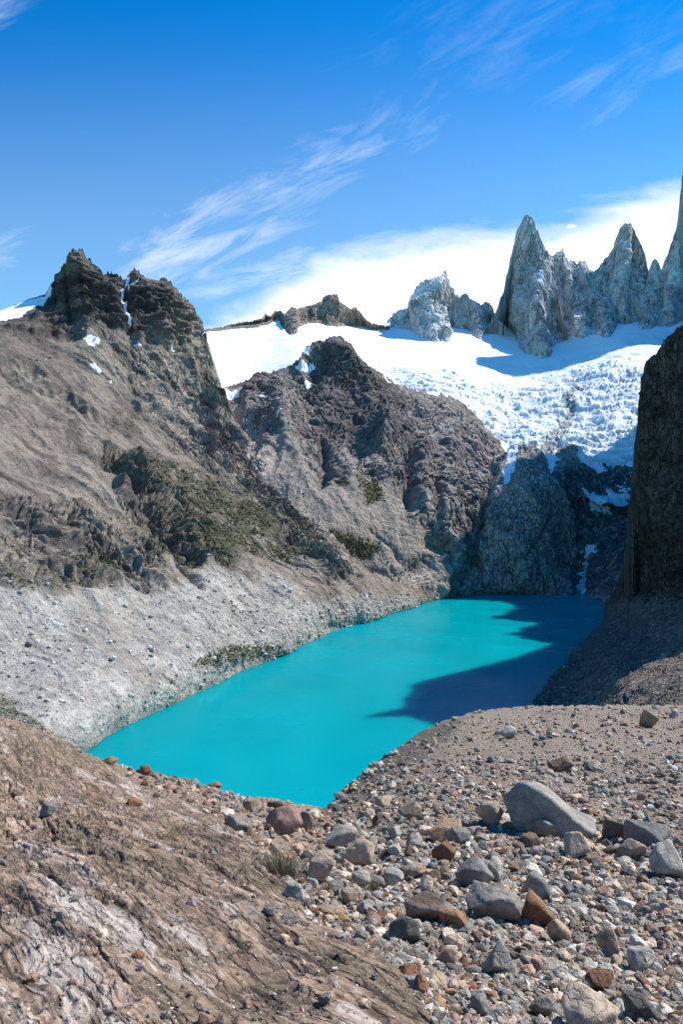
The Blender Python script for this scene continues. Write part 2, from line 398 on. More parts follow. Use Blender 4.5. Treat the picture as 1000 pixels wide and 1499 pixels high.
    h += moraine*(fbm(P, 30, 6, .6, 61)*2.6+spur*2.4+fbm(P, 5, 3, .6, 62)*0.9+ridged(np.stack([along, down*0.08, Z*0.08], -1), 9, 4, .6, 6)*1.5*sstep(fbm(P, 80, 3, .5, 66), -0.4, 0.3))
    h += (1-moraine)*(1-upper)*(1-rockband)*(fbm(P, 14, 5, .6, 63)*1.0+ridged(np.stack([along, down*0.1, Z*0.1], -1), 22, 5, .5, 64)*3)
    h += cliff*(ridged(np.stack([Q[..., 0], Q[..., 1], Q[..., 2]*0.45], -1), 42, 7, .58, 71)*8+(facets(Q, 60, 6, .5, 5, 0.6)*0.5+plates(facets(Q, 70, 5, .5, 5, 0.6), 5)*0.9)*22+5)
    h += cliff2*(ridged(np.stack([Q[..., 0], Q[..., 1], Q[..., 2]*0.5], -1), 46, 7, .58, 72)*9+(facets(Q, 60, 6, .5, 6, 0.6)*0.5+plates(facets(Q, 70, 5, .5, 6, 0.6), 5)*0.9)*24+4)
    h += pale*(ridged(np.stack([Q[..., 0], Q[..., 1], Q[..., 2]*0.4], -1), 50, 7, .55, 73)*7+plates(facets(Q, 60, 6, .5, 7, 0.4), 6)*20)
    c = lambda pts, w, a, s=False: crease(wx, wy, pts, w, a, s)
    h += c([(113, 366), (120, 430), (135, 500)], 22, 26) + c([(188, 402), (183, 440), (190, 485), (205, 520)], 5, -9) + c([(197, 395), (215, 440), (240, 500)], 14, 18)
    h += c([(150, 402), (160, 440), (178, 480)], 11, 14)+c([(65, 440), (70, 480)], 10, -12)
    h += c([(0, 520), (60, 545), (100, 575), (140, 600)], 9, 9)+c([(0, 532), (60, 557), (100, 587), (140, 615)], 7, -9)
    h += c([(165, 670), (200, 720), (240, 780), (285, 850)], 9, -16)+c([(195, 668), (232, 715), (275, 770), (310, 825)], 9, 15)
    h += c([(30, 585), (70, 595), (110, 630)], 12, 8)
    h += c([(340, 690), (420, 740), (480, 790), (520, 850)], 8, -9)+c([(300, 560), (312, 620), (345, 690)], 6, -3)
    h *= sstep(Z, LAKE-12, LAKE+6)*0.9+0.1
    h *= np.clip(0.35+0.65*sstep(Y, 350, 900), 0, 1)*(0.25+0.75*sstep(py-top(px), 0, 30))*0.95*carry(P, 3.2)
    P = P+N*h[..., None]
    P[..., 2] = np.where(py > bottom(px)-4, np.minimum(P[..., 2], LAKE-4), P[..., 2])
    N2 = normals(P); up = N2[..., 2]
    # albedo of rock, scree and soil, plus sunlight painted on the right flank
    n1 = fbm(P, 60, 5, .55, 81); n2 = fbm(P, 12, 4, .6, 82); n3 = ridged(np.stack([along, down*0.10, Z*0.12], -1), 34, 5, .55, 83)
    ones = np.ones(px.shape+(3,), np.float32)
    C = ones*np.array([0.245, 0.205, 0.172])
    C = mixc(C, (0.33, 0.29, 0.25), sstep(n3+n1, 0.0, 0.9)*0.8)
    C = mixc(C, (0.15, 0.122, 0.112), sstep(n1, 0.05, 0.5)*0.75)
    C = mixc(C, (0.17, 0.135, 0.125), pmask(wx, wy, [(-300, 500), (0, 490), (120, 490), (180, 520), (120, 545), (0, 530), (-300, 530)], 12)*0.8)
    C = mixc(C, (0.30, 0.255, 0.215), pmask(wx, wy, [(-300, 590), (0, 620), (60, 640), (150, 690), (150, 740), (60, 720), (0, 690), (-300, 660)], 16)*0.7)
    C = mixc(C, (0.13, 0.105, 0.10), pmask(wx, wy, [(-300, 640), (0, 650), (45, 672), (100, 700), (60, 712), (0, 695), (-300, 690)], 9)*0.75)
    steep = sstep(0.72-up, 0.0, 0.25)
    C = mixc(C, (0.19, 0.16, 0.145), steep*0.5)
    C = mixc(C, (0.35, 0.30, 0.26), cliff*sstep(n2, -0.3, 0.5)*0.7)
    C = mixc(C, (0.40, 0.345, 0.30), pale*sstep(n1+n2*0.6, -0.5, 0.3)*0.9)
    C = mixc(C, (0.37, 0.325, 0.28), pmask(wx, wy, [(225, 480), (325, 470), (330, 600), (300, 640), (230, 600), (190, 520)], 22)*0.6)  # sunlit paleness of the right flank painted into the rock colour
    C = mixc(C, (0.36, 0.27, 0.225), pmask(wx, wy, [(230, 620), (300, 600), (345, 680), (300, 700), (240, 670)], 16)*sstep(n2, -0.1, 0.5)*0.6)
    cu_ = np.array([0.088, 0.070, 0.066])
    Cu = ones*cu_; band = fbm(np.stack([P[..., 0]*0.1, P[..., 1]*0.1, P[..., 2]-0.1*P[..., 0]], -1), 20, 4, .5, 91)
    Cu = mixc(Cu, (0.20, 0.165, 0.145), sstep(band, -0.05, 0.25)*0.8); Cu = mixc(Cu, (0.045, 0.037, 0.038), sstep(-band, 0.1, 0.3)*0.7)
    Cu = mixc(Cu, (0.29, 0.25, 0.20), pmask(wx, wy, [(100, 360), (125, 360), (140, 395), (105, 400)], 8)*0.8)
    Cu = mixc(Cu, (0.33, 0.285, 0.24), sstep(wx+(wy-440)*0.4, 225, 300)*0.75)  # summit rocks on the right painted lighter, as the sun lights them
    C = mixc(C, (0.34, 0.295, 0.25), sstep(fbm(np.stack([along, down*0.07, Z*0.07], -1), 45, 4, .55, 86), 0.1, 0.45)*0.7*(1-rockband*0.7))
    C = mixc(C, (0.12, 0.098, 0.088), sstep(fbm(np.stack([along, down*0.12, Z*0.12], -1), 30, 5, .6, 87), 0.12, 0.4)*0.8)
    C = C*(1-upper[..., None])+Cu*upper[..., None]
    C = C*np.array([1.0, 0.965, 0.885])*1.04
    C = mixc(C, (0.042, 0.036, 0.032), jt*0.6)
    C = mixc(C, (0.085, 0.07, 0.062), sstep(fbm(P, 22, 5, .65, 88), 0.22, 0.5)*0.7*(1-moraine)*(0.35+0.65*np.maximum(rockband, upper)))
    mc = ones*np.array([0.40, 0.365, 0.315])
    mc = mixc(mc, (0.52, 0.485, 0.43), sstep(n1+n2*0.6, -0.1, 0.6)*0.8)
    mc = mixc(mc, (0.34, 0.30, 0.255), pmask(wx, wy, [(110, 895), (150, 900), (195, 945), (250, 990), (215, 1010), (150, 960), (100, 930)], 6)*0.9)
    mc = mixc(mc, (0.33, 0.29, 0.245), sstep(fbm(G, 26, 5, .6, 84), 0.15, 0.5)*0.55)
    mc = mixc(mc, (0.36, 0.32, 0.275), sstep(wx, 430, 520)*0.6)
    mc = mixc(mc, (0.30, 0.27, 0.23), sstep(Z, LAKE+5, LAKE+1)*0.5)
    C = C*(1-moraine[..., None])+mc*0.96*moraine[..., None]
    green = np.zeros(px.shape)
    for poly, a in (([(150, 655), (190, 660), (240, 675), (300, 690), (350, 725), (400, 765), (440, 800), (420, 820), (350, 815), (300, 835), (250, 800), (230, 745), (200, 710)], 1.0), ([(330, 700), (380, 700), (440, 760), (470, 795), (430, 800), (370, 760)], 0.75),
                    ([(385, 740), (430, 765), (470, 800), (450, 815), (400, 790)], 0.7), ([(90, 825), (150, 815), (180, 840), (130, 868)], 0.8),
                    ([(0, 850), (60, 845), (100, 868), (30, 880)], 0.7), ([(170, 750), (215, 765), (250, 800), (240, 830), (190, 790)], 0.8), ([(160, 600), (215, 608), (200, 630), (150, 622)], 0.5)):
        green = np.maximum(green, pmask(wx, wy, poly, 11)*a)
    gm = green*sstep(n2*0.6+n1*0.4+up-0.45, -0.15, 0.25)
    C = mixc(C, (0.070, 0.073, 0.030), gm*0.8)
    tallpatch = np.zeros(px.shape)
    for poly in ([(290, 965), (335, 950), (385, 932), (415, 955), (370, 975), (330, 985)], [(235, 975), (260, 985), (275, 1000), (255, 998)], [(340, 875), (352, 890), (345, 893)], [(0, 1020), (30, 1035), (60, 1055), (100, 1075), (60, 1070), (0, 1050)]):
        tallpatch = np.maximum(tallpatch, pmask(wx, wy, poly, 5))
    C = mixc(C, (0.10, 0.105, 0.045), tallpatch*sstep(n2, -0.3, 0.3)*0.8)
    # snow
    snow = np.zeros(px.shape)
    sx = px+fbm(P, 20, 4, .6, 95)*4; sy = py+fbm(P, 20, 4, .6, 96)*4
    for poly in ([(-260, 500), (-10, 456), (35, 440), (66, 432), (68, 434), (62, 441), (45, 446), (20, 462), (0, 470), (-100, 500)],
                 [(-20, 468), (20, 462), (45, 442), (64, 438), (62, 444), (45, 452), (30, 464), (5, 470)],
                 [(185, 408), (189, 405), (184, 425), (179, 440), (186, 455), (190, 480), (186, 478), (181, 455), (176, 440)],
                 [(201, 413), (203, 416), (190, 430), (186, 431)], [(121, 504), (132, 502), (146, 508), (143, 513), (126, 511)],
                 [(128, 532), (142, 534), (148, 543), (144, 545), (135, 537)], [(195, 492), (202, 496), (207, 503), (202, 501)],
                 [(284, 484), (296, 494), (291, 493)], [(250, 498), (258, 505), (259, 512), (253, 506)], [(72, 420), (76, 418), (72, 432), (64, 434)],
                 [(62, 524), (70, 525), (67, 528)], [(158, 554), (163, 556), (161, 560)]):
        snow = np.maximum(snow, pmask(sx, sy, poly, 1.2))
    P1, C1 = back_rows(P, C, 500, 700, seed=3)
    # white boulders and shrubs need spots on this slope
    scatter['left'] = (px, py, P, N2, dict(moraine=moraine, green=green*sstep(n2+n1, -0.5, 0.1), tall=tallpatch, rock=rockband, upper=upper, steep=steep))
    ny, nx = P1.shape[:2]; faces = grid_faces(ny, nx)
    sm = np.zeros((ny, nx)); sm[:snow.shape[0]] = snow
    sel = facemean(sm, faces) > 0.5
    fs, fr_ = split_faces(faces, sel)
    v, cc, ff = submesh(P1, C1, fr_)
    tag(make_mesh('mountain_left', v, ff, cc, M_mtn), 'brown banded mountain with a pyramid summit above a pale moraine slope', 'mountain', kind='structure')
    v, cc, ff = submesh(P1, np.ones_like(C1)*np.array([.86, .87, .9]), fs)
    tag(make_mesh('snow', v, ff, cc, M_snow), 'snow patches and gullies on the brown banded mountain', 'snow', kind='stuff')
left_mountain()

# ------------------------------------------------------------------ central dark mountain
def central_mountain():
    top = curve([(200, 600), (280, 590), (300, 578), (320, 572), (335, 566), (350, 562), (365, 556), (378, 548), (395, 546), (410, 540), (430, 532), (440, 520), (447, 508), (455, 502), (468, 500), (475, 500), (480, 497),
                 (500, 498), (508, 505), (514, 507), (520, 520), (532, 532), (548, 542), (562, 552), (580, 562), (600, 570), (622, 572), (645, 574),
                 (662, 582), (680, 594), (700, 612), (715, 630), (730, 642), (745, 650), (757, 660), (762, 700), (770, 900)])
    bottom = curve([(200, 930), (800, 930)])
    pts = [(x, y, lakeY(y)) for x, y in ((560, 901), (600, 890), (640, 879), (665, 874))]
    pts += [(540, 860, 1110), (665, 840, 1230), (700, 870, 1265), (760, 870, 1330), (450, 650, 1340), (400, 700, 1240), (490, 500, 1650), (350, 565, 1600), (300, 580, 1520),
            (620, 575, 1760), (745, 655, 1640), (600, 720, 1300), (690, 720, 1360), (480, 780, 1130), (350, 650, 1380), (250, 600, 1500), (200, 900, 1300), (530, 620, 1480),
            (600, 640, 1500), (400, 600, 1480), (560, 800, 1170), (620, 820, 1180), (600, 925, 1120), (700, 925, 1300), (650, 650, 1540)]
    px, py, P = sheet(220, 765, top, bottom, 1.2, pts, jag=4.0, jagscale=9, seed=5.2)
    N = normals(P); X, Y, Z = P[..., 0], P[..., 1], P[..., 2]
    Q = P + np.stack([fbm(P, 80, 3, .5, 101), fbm(P, 80, 3, .5, 102), fbm(P, 80, 3, .5, 103)], -1)*22
    wx = px+fbm(P, 60, 4, .5, 105)*10; wy = py+fbm(P, 60, 4, .5, 106)*10
    scree = np.maximum(pmask(wx, wy, [(425, 630), (440, 665), (470, 715), (520, 765), (580, 800), (600, 830), (540, 830), (470, 790), (420, 740), (385, 700), (400, 660)], 8),
                       pmask(wx, wy, [(470, 715), (520, 700), (590, 720), (605, 760), (650, 800), (600, 815), (540, 780)], 9)*0.85)
    low = sstep(wy, 800, 835)
    G = np.stack([Q[..., 0], Q[..., 1]*0.7, Q[..., 2]*0.35], -1)
    r1 = ridged(G, 150, 8, .55, 111); r2 = ridged(Q, 60, 7, .56, 112); big = fbm(Q, 220, 4, .5, 113)
    h = (big*26+r1*16+r2*4+(facets(G, 110, 7, .52, 9)*0.55+plates(facets(G, 120, 6, .5, 9), 6)*0.6)*44)*(1-0.85*scree)+scree*(fbm(P, 10, 5, .6, 114)*1.3+ridged(np.stack([X*1.0, Y*0.5, Z*0.2], -1), 45, 5, .5, 115)*4)
    jt = np.maximum(joints(Q, 60, 0.05, 131, 0.35), 0.8*joints(Q, 26, 0.06, 132, 0.6))*(1-scree)*(1-0.5*low); h -= jt*6.5
    c = lambda pts, w, a, s=False: crease(wx, wy, pts, w, a, s)
    h += c([(490, 498), (505, 530), (530, 560), (545, 600), (555, 640)], 20, 48) + c([(555, 552), (610, 580), (640, 600), (700, 640)], 16, 22)
    h += c([(470, 520), (450, 560), (445, 600)], 18, -20)+c([(478, 640), (475, 690), (468, 712)], 6, -24)
    h += c([(400, 560), (420, 600), (425, 640)], 18, 24)+c([(372, 556), (365, 575)], 14, 22)+c([(365, 600), (400, 612)], 14, 22)+c([(390, 630), (395, 650)], 9, 16)
    h += c([(500, 660), (510, 690), (520, 715)], 16, 20)+c([(596, 650), (596, 700), (600, 735)], 6, -26)+c([(620, 660), (612, 700), (622, 745)], 12, 24)
    h += c([(655, 640), (662, 700), (660, 750)], 17, 26)+c([(640, 700), (640, 750)], 4, -14)+c([(560, 640), (570, 700)], 20, 14)+c([(545, 610), (542, 650)], 6, -15)
    h += c([(685, 650), (700, 700), (690, 760), (672, 830)], 12, 10)+c([(630, 790), (650, 800)], 8, -20)+c([(600, 840), (650, 860)], 14, 8)
    h += c([(425, 632), (455, 690), (520, 760)], 26, 10)
    h *= (0.3+0.7*sstep(py-top(px), 0, 28))*0.72*carry(P, 4.0)
    h *= sstep(Z, LAKE-12, LAKE+15)*0.9+0.1
    P = P+N*h[..., None]
    N2 = normals(P); up = N2[..., 2]
    n1 = fbm(P, 70, 5, .55, 121); n2 = fbm(P, 14, 4, .6, 122)
    ones = np.ones(px.shape+(3,), np.float32)
    C = ones*np.array([0.165, 0.145, 0.135])
    C = mixc(C, (0.10, 0.085, 0.085), sstep(n1, -0.1, 0.4)*0.8)
    C = mixc(C, (0.27, 0.245, 0.22), sstep(n1+n2*0.6, 0.12, 0.6)*0.6*(1-low))
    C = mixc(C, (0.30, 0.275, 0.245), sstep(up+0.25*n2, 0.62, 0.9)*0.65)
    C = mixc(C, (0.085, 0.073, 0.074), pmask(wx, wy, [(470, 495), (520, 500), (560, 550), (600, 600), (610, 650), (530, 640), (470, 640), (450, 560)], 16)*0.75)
    C = mixc(C, (0.40, 0.35, 0.31), pmask(wx, wy, [(285, 570), (345, 575), (380, 640), (420, 700), (380, 700), (300, 640)], 12)*0.75)
    C = mixc(C, (0.12, 0.085, 0.075), pmask(wx, wy, [(335, 555), (385, 548), (385, 580), (340, 582)], 5)*0.7)
    C = mixc(C, (0.265, 0.235, 0.20), scree*0.9)
    C = mixc(C, (0.30, 0.26, 0.21), low*0.6*(0.4+0.6*sstep(n1, -0.4, 0.2)))
    C = mixc(C, (0.46, 0.43, 0.39), low*sstep(n2+n1*0.5, 0.1, 0.5)*0.6)
    C = mixc(C, (0.40, 0.38, 0.35), pmask(wx, wy, [(590, 735), (670, 745), (690, 800), (665, 870), (600, 870), (590, 850), (640, 800)], 14)*sstep(n2, -0.4, 0.3)*0.55)
    C = mixc(C, (0.32, 0.31, 0.31), pmask(wx, wy, [(570, 555), (650, 575), (745, 650), (700, 700), (650, 660), (600, 620)], 18)*sstep(n2+n1, -0.3, 0.5)*0.6)
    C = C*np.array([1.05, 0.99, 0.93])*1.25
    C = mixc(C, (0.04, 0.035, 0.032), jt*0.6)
    green = np.zeros(px.shape)
    for poly, a in (([(520, 706), (550, 706), (560, 730), (535, 738)], 1.0), ([(485, 700), (510, 706), (500, 725), (488, 715)], 0.9), ([(475, 775), (520, 785), (560, 800), (555, 812), (500, 808)], 0.9)):
        green = np.maximum(green, pmask(wx, wy, poly, 6)*a)
    C = mixc(C, (0.095, 0.10, 0.035), green*0.8)
    snow = np.zeros(px.shape); sx = px+fbm(P, 20, 4, .6, 125)*5; sy = py+fbm(P, 20, 4, .6, 126)*5
    for poly in ([(375, 585), (382, 580), (397, 588), (392, 590)], [(444, 556), (450, 553), (456, 560), (448, 563)], [(410, 592), (415, 594), (412, 597)], [(308, 574), (350, 570), (358, 574), (345, 582), (310, 588)],
                 [(431, 533), (455, 524), (462, 530), (438, 545)], [(448, 508), (455, 512), (452, 518), (444, 514)], [(555, 548), (566, 556), (575, 562), (568, 562)], [(408, 622), (418, 624), (412, 629)],
                 [(620, 570), (650, 572), (640, 580), (628, 577)], [(735, 642), (755, 650), (745, 680), (738, 700), (735, 690), (742, 665)]):
        snow = np.maximum(snow, pmask(sx, sy, poly, 1.2))
    scatter['central'] = (px, py, P, N2, dict(green=green, scree=scree, low=low))
    P1, C1 = back_rows(P, C, 420, 260, seed=4)
    ny, nx = P1.shape[:2]; faces = grid_faces(ny, nx)
    sm = np.zeros((ny, nx)); sm[:snow.shape[0]] = snow
    fs, fr_ = split_faces(faces, facemean(sm, faces) > 0.5)
    v, cc, ff = submesh(P1, C1, fr_)
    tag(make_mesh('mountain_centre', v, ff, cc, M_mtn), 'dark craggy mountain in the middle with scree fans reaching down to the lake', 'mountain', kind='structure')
    v, cc, ff = submesh(P1, np.ones_like(C1)*np.array([.86, .87, .9]), fs)
    tag(make_mesh('snow', v, ff, cc, M_snow), 'small snow patches on the dark craggy mountain', 'snow', kind='stuff')
central_mountain()

# ------------------------------------------------------------------ headwall at the far end of the lake
def headwall():
    top = curve([(640, 905), (660, 880), (667, 868), (668, 840), (673, 795), (684, 752), (696, 716), (712, 694), (733, 676), (745, 664), (752, 660), (762, 662), (775, 668), (790, 660), (803, 668), (820, 658), (835, 650),
                 (848, 652), (856, 664), (868, 672), (885, 676), (900, 684), (915, 676), (940, 664), (1000, 650), (1180, 600)])
    bottom = curve([(600, 915), (1200, 915)])
    pts = [(x, y, lakeY(y)) for x, y in ((655, 878), (700, 871), (760, 870), (830, 872), (885, 884), (930, 900))]
    pts += [(668, 840, 1255), (690, 740, 1330), (750, 665, 1560), (800, 670, 1480), (900, 680, 1560), (770, 760, 1290), (710, 790, 1262), (860, 780, 1380), (930, 780, 1330), (1150, 800, 1350), (1150, 620, 1600),
            (770, 700, 1360), (790, 820, 1262), (860, 850, 1290), (700, 910, 1300), (900, 912, 1250)]
    px, py, P = sheet(645, 1180, top, bottom, 1.2, pts, jag=3.0, seed=8.2)
    N = normals(P); X, Y, Z = P[..., 0], P[..., 1], P[..., 2]
    Q = P + np.stack([fbm(P, 80, 3, .5, 201), fbm(P, 80, 3, .5, 202), fbm(P, 80, 3, .5, 203)], -1)*16
    wx = px+fbm(P, 60, 4, .5, 205)*7; wy = py+fbm(P, 60, 4, .5, 206)*7
    dome = pmask(wx, wy, [(748, 690), (790, 672), (820, 700), (850, 745), (855, 800), (850, 875), (690, 880), (700, 810), (720, 740)], 12)
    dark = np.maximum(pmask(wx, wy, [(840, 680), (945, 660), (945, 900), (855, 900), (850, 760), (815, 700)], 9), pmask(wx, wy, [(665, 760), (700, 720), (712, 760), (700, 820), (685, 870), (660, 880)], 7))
    G = np.stack([Q[..., 0], Q[..., 1], Q[..., 2]*0.3], -1)
    D = np.stack([Q[..., 0]+Q[..., 2]*0.6, Q[..., 1], (Q[..., 2]-Q[..., 0]*0.6)*0.5], -1)
    h = fbm(Q, 150, 4, .5, 210)*12+ridged(G, 75, 8, .56, 211)*7*(1-0.35*dome)+(facets(D, 90, 7, .52, 12)*0.4+plates(facets(D, 110, 7, .52, 12), 7)*0.8)*30+plates(facets(G, 50, 6, .55, 13), 5)*12
    jt = np.maximum(joints(Q, 60, 0.045, 231, 0.3), 0.8*joints(Q, 28, 0.06, 232, 0.7)); h -= jt*2
    c = lambda pts, w, a, s=False: crease(wx, wy, pts, w, a, s)
    h += c([(770, 700), (775, 780), (765, 860)], 50, 18)+c([(690, 730), (712, 790), (690, 850)], 9, -20)+c([(852, 740), (852, 800), (846, 870)], 7, -24)
    h += c([(735, 700), (715, 760), (700, 830)], 8, 12)+c([(800, 760), (780, 800), (740, 850)], 5, -9)+c([(745, 780), (790, 790), (830, 830)], 5, -8)+c([(800, 670), (830, 720), (850, 748)], 6, -12)
    h *= sstep(Z, LAKE-12, LAKE+15)*0.9+0.1
    P = P+N*h[..., None]; N2 = normals(P)
    n1 = fbm(P, 70, 5, .55, 221); n2 = fbm(P, 14, 4, .6, 222); st = fbm(np.stack([X, Y, Z*0.12], -1), 12, 5, .6, 223)
    ones = np.ones(px.shape+(3,), np.float32)
    C = ones*np.array([0.42, 0.39, 0.35])
    C = mixc(C, (0.25, 0.23, 0.205), sstep(n1, -0.1, 0.4)*0.6)
    C = mixc(C, (0.50, 0.475, 0.44), sstep(n2+n1, 0.1, 0.6)*0.6)
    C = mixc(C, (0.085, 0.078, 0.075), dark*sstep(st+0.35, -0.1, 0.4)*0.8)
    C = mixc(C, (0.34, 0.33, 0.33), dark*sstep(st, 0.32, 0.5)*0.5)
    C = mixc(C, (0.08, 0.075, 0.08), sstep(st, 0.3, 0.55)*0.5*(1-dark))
    C = mixc(C, (0.06, 0.055, 0.05), jt*0.5)
    C = mixc(C, (0.40, 0.39, 0.38), pmask(wx, wy, [(845, 870), (880, 860), (900, 890), (860, 900)], 6)*0.6)
    snow = np.zeros(px.shape); sx = px+fbm(P, 20, 4, .6, 225)*6; sy = py+fbm(P, 20, 4, .6, 226)*6
    for poly in ([(748, 672), (765, 664), (758, 690), (745, 708), (735, 715), (740, 700)], [(812, 692), (820, 705), (818, 712), (810, 704)], [(843, 735), (853, 737), (852, 748), (845, 747)],
                 [(868, 728), (880, 735), (896, 745), (880, 746), (870, 740)], [(856, 800), (862, 792), (875, 803), (866, 808)], [(890, 677), (900, 668), (915, 672), (935, 670), (935, 676), (900, 680)],
                 [(857, 800), (860, 802), (858, 830), (853, 872), (848, 872), (853, 835)], [(745, 650), (765, 656), (752, 668), (742, 662)], [(780, 660), (800, 650), (822, 668), (810, 690), (800, 670)],
                 [(846, 655), (885, 668), (890, 690), (870, 684), (850, 672)], [(926, 590), (936, 600), (930, 620)]):
        snow = np.maximum(snow, pmask(sx, sy, poly, 1.2))
    P1, C1 = back_rows(P, C, 120, 400, seed=6)
    ny, nx = P1.shape[:2]; faces = grid_faces(ny, nx)
    sm = np.zeros((ny, nx)); sm[:snow.shape[0]] = snow
    fs, fr_ = split_faces(faces, facemean(sm, faces) > 0.5)
    v, cc, ff = submesh(P1, C1, fr_)
    tag(make_mesh('headwall_cliff', v, ff, cc, M_cliff), 'shaded grey rock dome and black streaked cliffs at the far end of the lake', 'cliff', kind='structure')
    v, cc, ff = submesh(P1, np.ones_like(C1)*np.array([.84, .86, .9]), fs)
    tag(make_mesh('snow', v, ff, cc, M_snow), 'snow tongues and frozen runnels on the shaded cliff behind the lake', 'snow', kind='stuff')
headwall()

# ------------------------------------------------------------------ glacier
GLAC = [(270, 480, 2500), (400, 472, 2520), (560, 478, 2700), (700, 470, 2800), (850, 465, 2950), (1000, 465, 2750), (1150, 460, 2700), (300, 560, 1700), (350, 590, 1620), (440, 540, 1850),
        (600, 575, 1850), (620, 520, 2250), (760, 530, 2420), (800, 600, 1960), (740, 660, 1690), (850, 690, 1590), (1000, 690, 1600), (950, 560, 2050), (400, 520, 2080), (900, 500, 2500), (1150, 700, 1600), (500, 600, 1600)]
GT = TPS(GLAC)
def glacier():
    top = curve([(250, 482), (310, 481), (370, 472), (400, 466), (440, 468), (560, 474), (600, 468), (700, 462), (850, 430), (1180, 430)])
    bottom = curve([(250, 640), (300, 620), (450, 600), (550, 600), (640, 640), (700, 700), (760, 720), (900, 740), (1200, 740)])
    px, py, P = sheet(250, 1180, top, bottom, 1.2, GLAC)
    N = normals(P); X, Y, Z = P[..., 0], P[..., 1], P[..., 2]
    Q = P + np.stack([fbm(P, 120, 3, .5, 301), fbm(P, 120, 3, .5, 302), 0*X], -1)*40
    wx = px+fbm(P, 90, 5, .55, 305)*12; wy = py+fbm(P, 90, 5, .55, 306)*12
    fall = np.maximum(pmask(wx, wy, [(560, 540), (640, 545), (760, 560), (860, 530), (1000, 520), (1200, 520), (1200, 760), (700, 760), (600, 600)], 22), 0)
    crev = ridged(np.stack([Q[..., 0]*0.28, Q[..., 1]*1.0, Q[..., 2]*1.3], -1), 30, 6, .64, 311, sharp=1.6)
    crev2 = ridged(np.stack([Q[..., 0]*0.9, Q[..., 1]*0.8, Q[..., 2]*1.6], -1), 16, 4, .6, 312)
    h = fbm(Q, 200, 4, .45, 310)*(8+14*fall)+fall*(crev*8+crev2*3.5+facets(Q, 26, 5, .6, 19)*4)+ (1-fall)*fbm(Q, 30, 4, .5, 313)*0.8
    P = P+N*h[..., None]; N2 = normals(P)
    n1 = fbm(P, 60, 5, .6, 321); n2 = fbm(P, 12, 4, .65, 322)
    ones = np.ones(px.shape+(3,), np.float32)
    C = ones*np.array([0.93, 0.935, 0.95])
    C = mixc(C, (0.48, 0.58, 0.64), fall*sstep(-crev, -0.1, 0.5)*0.8); C = mixc(C, (0.60, 0.60, 0.58), fall*sstep(fbm(np.stack([Q[..., 0]*.4, Q[..., 1], Q[..., 2]], -1), 50, 6, .65, 330), 0.0, 0.5)*0.6)
    C = mixc(C, (0.70, 0.66, 0.60), fall*sstep(n1+n2*0.5, 0.15, 0.7)*0.5*sstep(wx, 760, 900))
    # dirt bands and rock islands
    dirt = np.zeros(px.shape)
    for poly, a in (([(835, 548), (850, 552), (845, 590), (838, 620), (825, 650), (800, 675), (770, 690), (800, 640), (820, 610), (828, 575)], 1.0), ([(710, 560), (722, 580), (728, 610), (740, 640), (730, 640), (716, 620)], 0.7),
                    ([(760, 640), (830, 620), (880, 640), (870, 700), (760, 700)], 0.55), ([(850, 590), (865, 600), (850, 640)], 0.6)):
        dirt = np.maximum(dirt, pmask(wx, wy, poly, 9)*a)
    dm = sstep(dirt*1.15+n2*0.9+n1*0.3, 0.75, 1.15)
    C = mixc(C, (0.20, 0.185, 0.17), dm*0.9)
    C = mixc(C, (0.55, 0.53, 0.50), sstep(n2+0.4*n1, 0.25, 0.6)*fall*0.45*sstep(wy, 560, 640))
    P1, C1 = back_rows(P, C, 60, 300, seed=7)
    o = tag(make_mesh('glacier', P1, grid_faces(*P1.shape[:2]), C1, M_ice), 'white glacier with a crevassed icefall below the granite spires', 'glacier', kind='structure')
glacier()

